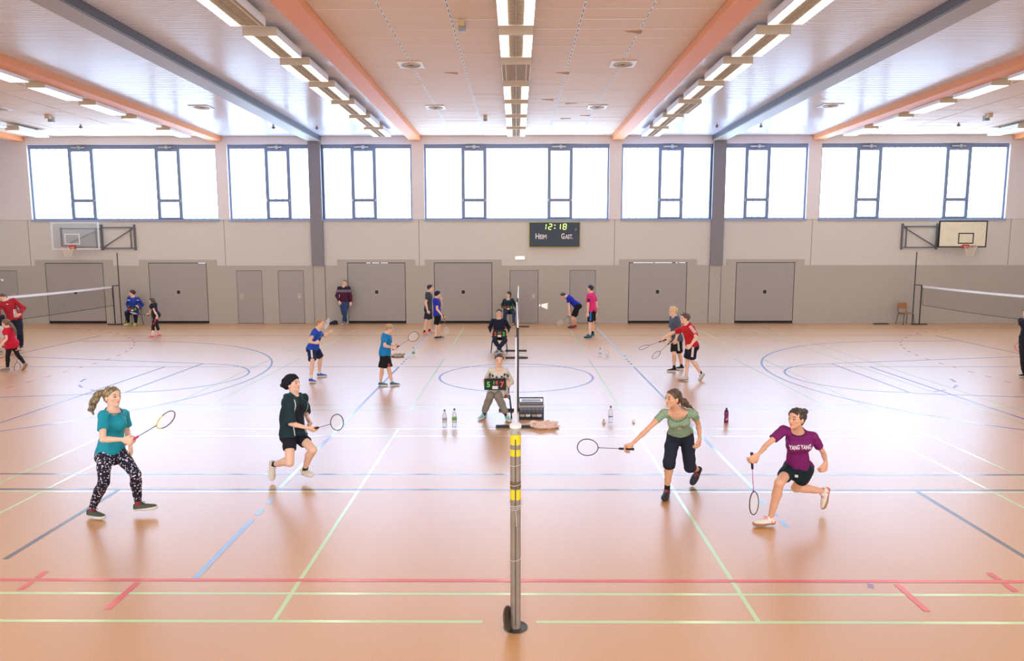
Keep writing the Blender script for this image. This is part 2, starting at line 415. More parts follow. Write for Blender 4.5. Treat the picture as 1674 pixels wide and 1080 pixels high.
L_(b, -14, 12.28, 14, 12.28, .04)
b.build('blue_court_lines', F_BLUE, fo)
b = MB()
for s in (-1, 1):
    L_(b, s*3.02, 13.7, s*3.05, 21, .05)
    for y in (1.98, 2.3, 2.66): b.strip([(s*2.96, y), (s*2.96, y+.18)], .06, .0016)
b.strip([(-2.96, .76), (-2.96, 2.04)], .06, .0016)
b.build('pale_blue_court_lines', F_PALE, fo)
b = MB(); Z_ = .0018
L_(b, -20, .73, 20, .73, .05); L_(b, -20, 20.7, 20, 20.7, .05)
for s in (-1, 1):
    for y0, y1 in ((.54, .69), (.77, .9)): L_(b, s*4.43, y0, s*4.43, y1, .06)
    L_(b, s*3.45, .2, s*3.45, .68, .06)
    def hb(r):
        lo = [(s*(20.1-r*math.cos(R(t))), 9.4-r*math.sin(R(t))) for t in np.linspace(90, 0, 60)]
        hi = [(s*(20.1-r*math.cos(R(t))), 12.4+r*math.sin(R(t))) for t in np.linspace(0, 90, 60)]
        return lo+[(s*(20.1-r), y) for y in np.linspace(9.5, 12.3, 14)]+hi
    b.strip(hb(6), .05, .0018)
    P = hb(9)
    for i in range(0, len(P)-2, 3): b.strip(P[i:i+2], .05, .0018)
b.build('red_court_lines', F_RED, fo)
MB().strip([(3.18, .6), (3.215, .68)], .05, .0018).build('purple_court_mark', mat('line_purple', (140, 110, 170), FLOOR_R, spec=FLOOR_S, coat=1.0), fo)
# ------------------------------------------------------------------ ceiling lamps
def lamp(x, y, kind, label, grp, fl_=(1, 1)):
    root = empty('ceiling_lamp', (x, y, 7.09)); tag(root, label.replace(' ceiling lamp in the ', ' lamp in the ').replace('out of view over the near side', 'out of view near the camera'), 'lamp', grp)
    z, w, l = 7.09, .33, 1.56
    if kind == 'outer': w = .24
    b = MB()
    b.box(x-w, x+w, y, y+l, z+.05, z+.16).box(x-w, x-w+.012, y, y+l, z, z+.05).box(x+w-.012, x+w, y, y+l, z, z+.05)
    b.build('housing', M_white, root, bevel=.006)
    for q in (y-.02, y+l): MB().box(x-w, x+w, q, q+.02, z-.005, z+.17).build('end_cap', M_tan, root)
    for yy in (y+.3, y+l-.3): MB().box(x-.012, x+.012, yy, yy+.03, z+.16, HC-.003).build('hanger', M_greysteel, root)
    if kind == 'outer':
        MB().box(x-w+.014, x+w-.014, y+.005, y+l-.005, z+.006, z+.05).build('diffuser', M_tube, root)
    else:
        q = MB(); q.box(x-.15, x+.15, y+.01, y+l-.01, z+.015, z+.05)
        for i in range(19): q.box(x-.148, x+.148, y+.06+i*.078, y+.066+i*.078, z+.004, z+.016)
        q.box(x-.006, x+.006, y+.01, y+l-.01, z+.001, z+.016)
        q.build('louvre', M_lou, root)
        for s, on in ((-1, fl_[0]), (1, fl_[1])):
            a = x+s*.235
            MB().box(a-.083, a+.083, y+.008, y+l-.008, z+.006, z+.05).build('tube', M_tube if on else M_tubeoff, root)
            if not on: MB().box(a-.006, a+.006, y+.01, y+l-.01, z-.001, z+.007).build('tube_divider', M_white, root)
    return root
ORD = ['first', 'second', 'third', 'fourth', 'fifth', 'sixth', 'seventh']
ROWN = {0: 'middle row', -4.95: 'inner left row', 4.95: 'inner right row',
        -12.27: 'far left row', 12.27: 'far right row', -17.55: 'outermost left row', 17.55: 'outermost right row'}
for x in ROWN:
    for k in range(-5, 6):
        y = 8.70+2.17*k
        on = (1, 1)
        if x == 0 and k == 1: on = (0, 0)
        if x == -4.95 and k == -1: on = (1, 0)
        if x == 4.95 and k == 3: on = (1, 0)
        kind = 'outer' if abs(x) > 10 else 'inner'
        seen = {0: -1, 4.95: -1, -4.95: -1, 12.27: 1, -12.27: 1, 17.55: 5, -17.55: 5}[x]
        nfw = 5-k
        if nfw == 0: where = 'closest to the windows'
        elif k >= seen: where = '%s from the windows' % ORD[nfw]
        else: where = 'out of view over the near side'
        what = 'unlit tan ceiling lamp' if on == (0, 0) else ('half-lit twin-tube ceiling lamp' if on != (1, 1) else ('lit white panel ceiling lamp' if kind == 'outer' else 'lit twin-tube ceiling lamp'))
        lamp(x, y, kind, '%s in the %s, %s' % (what, ROWN[x], where), 'ceiling lamps in the '+ROWN[x], on)
# air diffusers: square plate, round cone
def diffuser(x, y, label, sq=True):
    r = empty('air_diffuser', (x, y, HC-.02)); tag(r, label, 'air vent', 'ceiling air vents')
    MB().box(x-.3, x+.3, y-.3, y+.3, HC-.022, HC-.008).build('plate', M_white, r, bevel=.004)
    b = MB()
    for q in (.24, .19, .14, .09): b.lathe([(q, -.024), (q-.012, -.034), (q-.03, -.03), (q-.03, -.024)], (x, y, HC), 28)
    b.build('cone_ring', M_tan, r, smooth=True)
    MB().lathe([(.235, -.0235), (.235, -.0225)], (x, y, HC), 28).build('throat', M_gap, r)
diffuser(-2.5, 11.88, 'square ceiling air vent left of the middle lamp row, nearer the camera')
diffuser(2.53, 11.87, 'square ceiling air vent right of the middle lamp row, nearer the camera')
diffuser(-2.5, 17.0, 'square ceiling air vent left of the middle lamp row, nearer the windows')
diffuser(2.51, 17.0, 'square ceiling air vent right of the middle lamp row, nearer the windows')
diffuser(-9.74, 16.9, 'square ceiling air vent in slatted ceiling between left grey box beam and orange beam')
diffuser(9.65, 16.86, 'square ceiling air vent in slatted ceiling between right grey box beam and orange beam')
diffuser(-16.1, 17.0, 'square ceiling air vent in tiled ceiling at far left of the hall')
diffuser(16.0, 17.0, 'square ceiling air vent in tiled ceiling at far right of the hall')
def sensor(px, py, sc, label):
    p = at(px, py, 2, HC-.08); x, y = p[0], p[1]; z = HC-.01
    r = empty('motion_sensor', (x, y, z)); tag(r, label, 'sensor', 'ceiling sensor boxes')
    MB().box(x-.07*sc, x+.07*sc, y, y+.2*sc, z-.12*sc, z).build('box', mat('sensor_beige', (204, 178, 138), .5), r, bevel=.01)
    MB().box(x-.08*sc, x+.08*sc, y+.16*sc, y+.3*sc, z-.2*sc, z-.02).build('lens_cover', mat('sensor_grey', (150, 152, 160), .4), r, bevel=.01)
sensor(754, 38, .85, 'beige and grey sensor box on the ceiling left of the middle lamp row, nearest one')
sensor(793, 192, .8, 'small beige sensor box on ceiling near the windows, left of the middle lamps')
sensor(76, 191, 1, 'beige sensor box on ceiling of the far left bay')
sensor(1620, 189, 1, 'beige sensor box on ceiling of the far right bay')
def smoke(px, py, label):
    p = at(px, py, 2, HC-.05); MBx = MB().lathe([(.025, 0), (.025, -.05), (.06, -.06), (.06, -.09), (.02, -.13)], (p[0], p[1], HC-.002), 14)
    o = MBx.build('ceiling_detector', mat('detector_grey', (128, 118, 112), .5), smooth=True, loc=(p[0], p[1], HC)); tag(o, label, 'detector', 'ceiling detectors')
smoke(447, 207, 'small round detector under slatted ceiling left of the left grey box beam')
smoke(518, 208, 'small round detector under slatted ceiling beside the top of the left grey column')
smoke(1172, 205, 'small round detector under slatted ceiling beside the top of the right grey column')
smoke(1244, 205, 'small round detector under slatted ceiling right of the right grey box beam')
smoke(132, 206, 'small round detector under tiled ceiling of the far left bay')
smoke(1567, 203, 'small round detector under tiled ceiling of the far right bay')
# chipped corners of ceiling tiles
tb = MB()
for px, py, sx in ((748, 118, -1), (931, 118, -1), (1050, 50, -1), (905, 162, -1), (925, 168, 1), (917, 193, 1), (965, 188, -1)):
    p = at(px, py, 2, HC); x, y = p[0], p[1]
    tb.add([(x, y, HC-.012), (x+sx*.34, y+.02, HC-.012), (x, y+.18, HC-.012), (x, y, HC+.01), (x+sx*.34, y+.02, HC+.01), (x, y+.18, HC+.01)], [(0, 1, 2), (3, 5, 4), (0, 3, 4, 1), (1, 4, 5, 2), (2, 5, 3, 0)])
tb.build('chipped_tile_edge', mat('tile_chip', (176, 132, 84), .8), ce)
hb_ = MB()
for x in (-10.1, 10.1):
    hb_.box(x-.9, x+.9, 6.6, 7.5, HC-.014, HC)
hb_.build('access_panel', M_tile, ce, bevel=.004)
# ------------------------------------------------------------------ figures: blended volumes turned into one skin
f32 = np.float32
def V3(a): return np.array(a, float)
def nz(a):
    a = np.asarray(a, float); return a/max(np.linalg.norm(a), 1e-9)
class Vol:
    def __init__(s): s.ops = []; s.lo = np.full(3, 1e9); s.hi = np.full(3, -1e9)
    def add(s, fn, lo, hi, k=.02, op='u'):
        lo, hi = np.asarray(lo, float), np.asarray(hi, float); s.ops.append((fn, lo, hi, k, op))
        if op == 'u': s.lo = np.minimum(s.lo, lo); s.hi = np.maximum(s.hi, hi)
        return s
    def cone(s, a, b, r1, r2, k=.02, op='u', cut=None):
        a, b = V3(a), V3(b); ba = b-a; L = max(ba@ba, 1e-9); R_ = max(r1, r2)
        def fn(x, y, z):
            px, py, pz = x-a[0], y-a[1], z-a[2]
            h = np.clip((px*ba[0]+py*ba[1]+pz*ba[2])/L, 0, 1)
            d = np.sqrt((px-h*ba[0])**2+(py-h*ba[1])**2+(pz-h*ba[2])**2)-(r1+(r2-r1)*h)
            if cut is not None:
                n, c = cut; d = np.maximum(d, (x-c[0])*n[0]+(y-c[1])*n[1]+(z-c[2])*n[2])
            return d
        return s.add(fn, np.minimum(a, b)-R_, np.maximum(a, b)+R_, k, op)
    def chain(s, pts, rs, k=.02):
        for i in range(len(pts)-1): s.cone(pts[i], pts[i+1], rs[i], rs[i+1], k)
        return s
    def ell(s, c, ax, r, k=.02, op='u', cut=None):
        c = V3(c); ax = np.asarray(ax, float); r = np.asarray(r, float); m = r.min(); R_ = r.max()
        def fn(x, y, z):
            px, py, pz = x-c[0], y-c[1], z-c[2]; q = 0; g = 0
            for i in range(3):
                t = (px*ax[i][0]+py*ax[i][1]+pz*ax[i][2])/r[i]; q = q+t*t; g = g+(t/r[i])**2
            q = np.sqrt(q); d = q*(q-1)/np.sqrt(g+1e-9)
            if cut is not None:
                n, e = cut; d = np.maximum(d, (x-e[0])*n[0]+(y-e[1])*n[1]+(z-e[2])*n[2])
            return d
        return s.add(fn, c-R_, c+R_, k, op)
    def half(s, c, n):
        c, n = V3(c), nz(n)
        return s.add(lambda x, y, z: (x-c[0])*n[0]+(y-c[1])*n[1]+(z-c[2])*n[2], [-1e9]*3, [1e9]*3, 0, 'i')
    def noise(s, amp, sc, seed=0, ax=None):
        rs = np.random.RandomState(seed); W = rs.randn(5, 3)*sc; ph = rs.rand(5)*6.28
        if ax is not None: W = W@np.asarray(ax, float)
        def fn(x, y, z):
            d = 0
            for i in range(5): d = d+np.sin(x*W[i, 0]+y*W[i, 1]+z*W[i, 2]+ph[i])
            return d*amp/2.5
        return s.add(fn, [-1e9]*3, [1e9]*3, 0, 'd')
    def grid(s, res, pad=None):
        pad = 3*res if pad is None else pad
        lo, hi = s.lo-pad, s.hi+pad; n = np.ceil((hi-lo)/res).astype(int)+1
        X = [(lo[i]+res*np.arange(n[i])).astype(f32) for i in range(3)]
        D = np.full(n, .2, f32)
        for fn, a, b, k, op in s.ops:
            m = k+2.5*res
            i0 = np.clip(np.floor((a-m-lo)/res).astype(np.int64), 0, n) if op in 'us' else np.zeros(3, int)
            i1 = np.clip(np.ceil((b+m-lo)/res).astype(np.int64)+1, 0, n) if op in 'us' else n
            if (i1 <= i0).any(): continue
            sl = tuple(slice(i0[j], i1[j]) for j in range(3))
            v = fn(X[0][sl[0], None, None], X[1][None, sl[1], None], X[2][None, None, sl[2]]).astype(f32)
            d = D[sl]
            if op == 'u':
                if k > 0:
                    h = np.clip(.5+.5*(d-v)/k, 0, 1); D[sl] = d*(1-h)+v*h-k*h*(1-h)
                else: D[sl] = np.minimum(d, v)
            elif op == 's':
                h = np.clip(.5-.5*(d+v)/k, 0, 1) if k > 0 else (d < -v)*1.0; D[sl] = d*(1-h)-v*h+k*h*(1-h) if k > 0 else np.maximum(d, -v)
            elif op == 'i': D[sl] = np.maximum(d, v)
            elif op == 'd': D[sl] = d+v*(np.abs(d) < .08)
        return lo, D
    def mesh(s, res):
        """naive surface nets"""
        lo, D = s.grid(res); I = D < 0
        n = np.array(D.shape)
        c = np.zeros(n-1, np.uint8); O = [(i, j, k) for i in (0, 1) for j in (0, 1) for k in (0, 1)]
        for i, j, k in O: c += I[i:n[0]-1+i, j:n[1]-1+j, k:n[2]-1+k]
        A = np.argwhere((c > 0) & (c < 8))
        if len(A) == 0: return np.zeros((0, 3)), np.zeros((0, 4), int)
        idx = np.full(n-1, -1, np.int32); idx[A[:, 0], A[:, 1], A[:, 2]] = np.arange(len(A))
        val = np.stack([D[A[:, 0]+i, A[:, 1]+j, A[:, 2]+k] for i, j, k in O], 1)
        S = np.zeros((len(A), 3)); cnt = np.zeros(len(A)); o = np.array(O, float)
        for a in range(8):
            for b in range(a+1, 8):
                if np.abs(o[a]-o[b]).sum() != 1: continue
                va, vb = val[:, a], val[:, b]; m = (va < 0) != (vb < 0)
                t = va/(va-vb+1e-12); P = o[a]+(o[b]-o[a])*t[:, None]
                S[m] += P[m]; cnt[m] += 1
        V = lo+(A+S/cnt[:, None])*res
        Q = []
        for ax in range(3):
            u, v = (ax+1) % 3, (ax+2) % 3
            sl0 = [slice(None)]*3; sl1 = [slice(None)]*3; sl0[ax] = slice(0, n[ax]-1); sl1[ax] = slice(1, n[ax])
            a, b = I[tuple(sl0)], I[tuple(sl1)]
            E = np.argwhere(a != b); E = E[(E[:, u] > 0) & (E[:, v] > 0) & (E[:, u] < n[u]-1) & (E[:, v] < n[v]-1)]
            if len(E) == 0: continue
            fl_ = a[E[:, 0], E[:, 1], E[:, 2]]
            def ci(du, dv):
                F = E.copy(); F[:, u] -= du; F[:, v] -= dv; return idx[F[:, 0], F[:, 1], F[:, 2]]
            q = np.stack([ci(1, 1), ci(0, 1), ci(0, 0), ci(1, 0)], 1)
            q[~fl_] = q[~fl_][:, ::-1]; Q.append(q)
        Q = np.concatenate(Q); Q = Q[(Q >= 0).all(1)]
        return V, Q
    def build(s, name, m, res, parent=None, loc=None, color=None, smooth=1):
        V, Q = s.mesh(res)
        if smooth and len(V):
            for _ in range(smooth):
                i = np.concatenate([Q[:, k] for k in (0, 1, 2, 3, 1, 2, 3, 0)]); j = np.concatenate([Q[:, k] for k in (1, 2, 3, 0, 0, 1, 2, 3)])
                c = np.bincount(i, minlength=len(V)); T = np.stack([np.bincount(i, V[j, k], len(V)) for k in range(3)], 1)
                V = V*.5+.5*T/np.maximum(c, 1)[:, None]
        return np_mesh(name, V, Q, m, parent, loc, color)
def np_mesh(name, V, Q, m, parent=None, loc=None, color=None):
    me = bpy.data.meshes.new(name); loc_ = np.zeros(3) if loc is None else np.asarray(loc, float)
    W = V-loc_
    me.vertices.add(len(W)); me.vertices.foreach_set('co', W.astype(f32).ravel())
    me.loops.add(Q.size); me.loops.foreach_set('vertex_index', Q.astype(np.int32).ravel())
    me.polygons.add(len(Q)); me.polygons.foreach_set('loop_start', np.arange(0, Q.size, Q.shape[1], dtype=np.int32))
    me.polygons.foreach_set('use_smooth', np.ones(len(Q), bool)); me.update(calc_edges=True)
    if color is not None:
        a = me.color_attributes.new('Col', 'FLOAT_COLOR', 'POINT')
        a.data.foreach_set('color', np.concatenate([color(V), np.ones((len(V), 1))], 1).astype(f32).ravel())
    me.materials.append(m)
    o = bpy.data.objects.new(name, me); COL.objects.link(o); o.location = Vector(loc_)
    if parent is not None: put(o, parent)
    return o
def skin_material():
    m = bpy.data.materials.new('skin'); m.use_nodes = True; N = m.node_tree.nodes; L = m.node_tree.links; b = N['Principled BSDF']
    a = N.new('ShaderNodeAttribute'); a.attribute_name = 'Col'; L.new(a.outputs['Color'], b.inputs['Base Color'])
    b.inputs['Roughness'].default_value = .5; b.inputs['Specular IOR Level'].default_value = .4
    return m
M_skin = skin_material()
def cloth(name, rgb, rough=.8, pattern=None):
    key = 'cloth_'+name
    if key in MATS: return MATS[key]
    m = mat(key, rgb, rough, noise=.06, nscale=25, bump=.7, bscale=11, spec=.3)
    if pattern == 'splatter':
        N = m.node_tree.nodes; L = m.node_tree.links; b = N['Principled BSDF']
        tc = N.new('ShaderNodeTexCoord'); vo = N.new('ShaderNodeTexNoise'); vo.inputs['Scale'].default_value = 48; vo.inputs['Detail'].default_value = 1.5
        L.new(tc.outputs['Object'], vo.inputs['Vector'])
        r = N.new('ShaderNodeValToRGB'); e = r.color_ramp.elements; r.color_ramp.interpolation = 'CONSTANT'
        e[0].position = 0; e[0].color = lin(rgb); e[1].position = .61; e[1].color = lin((235, 230, 238))
        x = e.new(.585); x.color = lin((90, 70, 120))
        L.new(vo.outputs['Fac'], r.inputs['Fac']); L.new(r.outputs['Color'], b.inputs['Base Color'])
    if pattern and pattern[0] == 'bands':
        N = m.node_tree.nodes; L = m.node_tree.links; b = N['Principled BSDF']
        tc = N.new('ShaderNodeTexCoord'); sp = N.new('ShaderNodeSeparateXYZ'); L.new(tc.outputs['Object'], sp.inputs[0])
        dv = N.new('ShaderNodeMath'); dv.operation = 'DIVIDE'; L.new(sp.outputs['Z'], dv.inputs[0]); dv.inputs[1].default_value = 2
        r = N.new('ShaderNodeValToRGB'); r.color_ramp.interpolation = 'CONSTANT'; e = r.color_ramp.elements; e[0].position = 0; e[0].color = lin(rgb)
        e[1].position = pattern[1][0]/2; e[1].color = lin(pattern[1][1])
        for z, c in pattern[2:]: x = e.new(z/2); x.color = lin(c)
        L.new(dv.outputs[0], r.inputs['Fac']); L.new(r.outputs['Color'], b.inputs['Base Color'])
    if pattern == 'melange':
        N = m.node_tree.nodes; L = m.node_tree.links; b = N['Principled BSDF']
        tc = N.new('ShaderNodeTexCoord'); vo = N.new('ShaderNodeTexNoise'); vo.inputs['Scale'].default_value = 160
        L.new(tc.outputs['Object'], vo.inputs['Vector']); r = N.new('ShaderNodeValToRGB'); e = r.color_ramp.elements
        c = lin(rgb); e[0].position = .35; e[0].color = tuple(v*.7 for v in c[:3])+(1,); e[1].position = .7; e[1].color = tuple(min(1, v*1.35) for v in c[:3])+(1,)
        L.new(vo.outputs['Fac'], r.inputs['Fac']); L.new(r.outputs['Color'], b.inputs['Base Color'])
    return m
def hair_mat(name, rgb, rgb2):
    key = 'hair_'+name
    if key in MATS: return MATS[key]
    m = mat(key, rgb, .45); N = m.node_tree.nodes; L = m.node_tree.links; b = N['Principled BSDF']
    tc = N.new('ShaderNodeTexCoord'); mp = N.new('ShaderNodeMapping'); mp.inputs['Scale'].default_value = (70, 70, 12)
    L.new(tc.outputs['Object'], mp.inputs['Vector']); n = N.new('ShaderNodeTexNoise'); n.inputs['Scale'].default_value = 1; n.inputs['Detail'].default_value = 3
    L.new(mp.outputs[0], n.inputs['Vector']); r = N.new('ShaderNodeValToRGB'); e = r.color_ramp.elements
    e[0].position = .38; e[0].color = lin(rgb); e[1].position = .66; e[1].color = lin(rgb2)
    L.new(n.outputs['Fac'], r.inputs['Fac']); L.new(r.outputs['Color'], b.inputs['Base Color'])
    bp = N.new('ShaderNodeBump'); bp.inputs['Strength'].default_value = .5; bp.inputs['Distance'].default_value = .008
    L.new(n.outputs['Fac'], bp.inputs['Height']); L.new(bp.outputs['Normal'], b.inputs['Normal'])
    return m

# ---- posing from joints seen in the photo
def on_sphere(c, px, py, L, sg):
    """point on the sight line through a pixel at distance L from joint c; sg -1 nearer, +1 farther, 0 same depth"""
    d = nz(ray(px, py)); c = V3(c)
    if sg == 0: return at(px, py, 1, c[1])
    t0 = (c-CAM)@d; q = CAM+t0*d; h2 = L*L-((q-c)@(q-c))
    return q+d*(math.sqrt(h2)*np.sign(sg)) if h2 > 0 else q
def between(a, b, px, py, L1, L2, pref):
    d = nz(ray(px, py)); t0 = ((a+b)/2-CAM)@d; T = t0+np.linspace(-.5, .5, 201); P = CAM+T[:, None]*d
    e = (np.linalg.norm(P-a, axis=1)-L1)**2+(np.linalg.norm(P-b, axis=1)-L2)**2-.02*((P-(a+b)/2)@pref)
    return P[e.argmin()]
def yawv(deg): return V3((math.cos(R(deg)), math.sin(R(deg)), 0))
def lerp(a, b, t): return V3(a)+(V3(b)-V3(a))*t

def torso_fn(P, N, f0, f1, S, g, off=0.0, flare=0.0, lo=None, hi=None, cut=None):
    """elliptic trunk; g: list of (t, half width, half depth, forward shift) as fractions of stature"""
    axis = N-P; Ln = np.linalg.norm(axis); u = axis/Ln
    T = np.array([q[0] for q in g]); Wd = np.array([q[1] for q in g])*S+off; Dp = np.array([q[2] for q in g])*S+off; Of = np.array([q[3] for q in g])*S
    l0, l1 = nz(np.cross(u, f0)), nz(np.cross(u, f1)); F0, F1 = np.cross(l0, u), np.cross(l1, u)
    t0, t1 = T[0], T[-1]
    def fn(x, y, z):
        px, py, pz = x-P[0], y-P[1], z-P[2]
        t = (px*u[0]+py*u[1]+pz*u[2])/Ln; tc = np.clip(t, t0, t1); m = np.clip(tc, 0, 1)
        L_ = [l0[i]+(l1[i]-l0[i])*m for i in range(3)]; F_ = [F0[i]+(F1[i]-F0[i])*m for i in range(3)]
        w = np.interp(tc, T, Wd)+flare*np.clip(.6-tc, 0, .6); d = np.interp(tc, T, Dp)+flare*np.clip(.6-tc, 0, .6); o = np.interp(tc, T, Of)
        a = px*L_[0]+py*L_[1]+pz*L_[2]; b = px*F_[0]+py*F_[1]+pz*F_[2]-o
        q = np.sqrt((a/w)**2+(b/d)**2+1e-9); gr = np.sqrt((a/w**2)**2+(b/d**2)**2+1e-9)
        e = q*(q-1)/gr; e = np.where(q < .25, -np.minimum(w, d)*.75, e)
        ex = np.abs(t-tc)*Ln
        e = np.where(ex > 0, np.sqrt(np.maximum(e+.02, 0)**2+ex**2)-.02, e)
        if lo is not None: e = np.maximum(e, (lo-t)*Ln)
        if cut is not None: e = np.maximum(e, (x-cut[1][0])*cut[0][0]+(y-cut[1][1])*cut[0][1]+(z-cut[1][2])*cut[0][2])
        if hi is not None: e = np.maximum(e, (t-hi)*Ln)
        return e
    R_ = Wd.max()+.03+abs(flare)
    return fn, np.minimum(P, N)-R_-abs(min(t0, 0))*Ln, np.maximum(P, N)+R_
G_F = [(-.2, .066, .054, .0), (0, .090, .064, -.006), (.12, .090, .066, -.006), (.28, .078, .057, .0), (.45, .067, .051, .004), (.62, .074, .056, .004), (.78, .082, .057, .002), (.9, .072, .046, -.004), (1.0, .042, .036, -.006)]
G_M = [(-.2, .066, .056, .0), (0, .086, .063, -.004), (.12, .085, .063, -.004), (.28, .079, .058, .0), (.45, .077, .055, .002), (.62, .085, .061, .004), (.78, .093, .062, .002), (.9, .083, .050, -.004), (1.0, .046, .038, -.006)]

def hand(vol, W, D, T, S, side, curl, thumb='in', k=.008, fs=1.0):
    """palm, four fingers, thumb. W wrist, D pointing along the hand, T towards the thumb side"""
    D = nz(D); T = nz(V3(T)-D*(V3(T)@D)); Np = np.cross(D, T)*(1 if side == 'L' else -1); h = .108*S
    kn = W+D*h*.52
    r = .0085*S/1.65*fs
    for i, o in enumerate((.20, .07, -.06, -.18)):
        vol.cone(W+D*h*.10+T*h*o*.5, kn+T*h*o+D*h*(.02, .04, .02, -.03)[i], r*1.35, r*1.25, .016)
    vol.ell(W+D*h*.3+Np*h*.03, (D, T, Np), (h*.3, h*.22, h*.11), .015)
    for i, (o, ln) in enumerate(((.20, .43), (.07, .48), (-.06, .45), (-.18, .36))):
        p = kn+T*h*o+D*h*(.02, .04, .02, -.03)[i]; a = 0; d = D
        c = curl[i] if hasattr(curl, '__len__') else curl
        for j, (seg, w) in enumerate(((.45, .8), (.32, 1.1), (.23, .8))):
            a += R(c)*w; d = D*math.cos(a)+Np*math.sin(a)+T*(.06*(1.5-i))*(1-min(1, c/60))
            q = p+nz(d)*h*ln*seg; vol.cone(p, q, r*(1-.08*j), r*(.95-.1*j), .004); p = q
    b = W+D*h*.16+T*h*.16; c = W+D*h*.38+T*h*.33+Np*h*.10
    vol.cone(b, c, r*1.5, r*1.15, .012)
    if thumb == 'in': e = c+(D*.62+Np*.55-T*.25)*h*.24; e2 = e+(D*.45+Np*.2-T*.8)*h*.18
    else: e = c+(D*.8+T*.3+Np*.2)*h*.2; e2 = e+(D*.9+T*.05)*h*.16
    vol.cone(c, e, r*1.12, r, .006); vol.cone(e, e2, r, r*.85, .004)
    return W+D*h*.44+Np*(r*2.1), Np, T

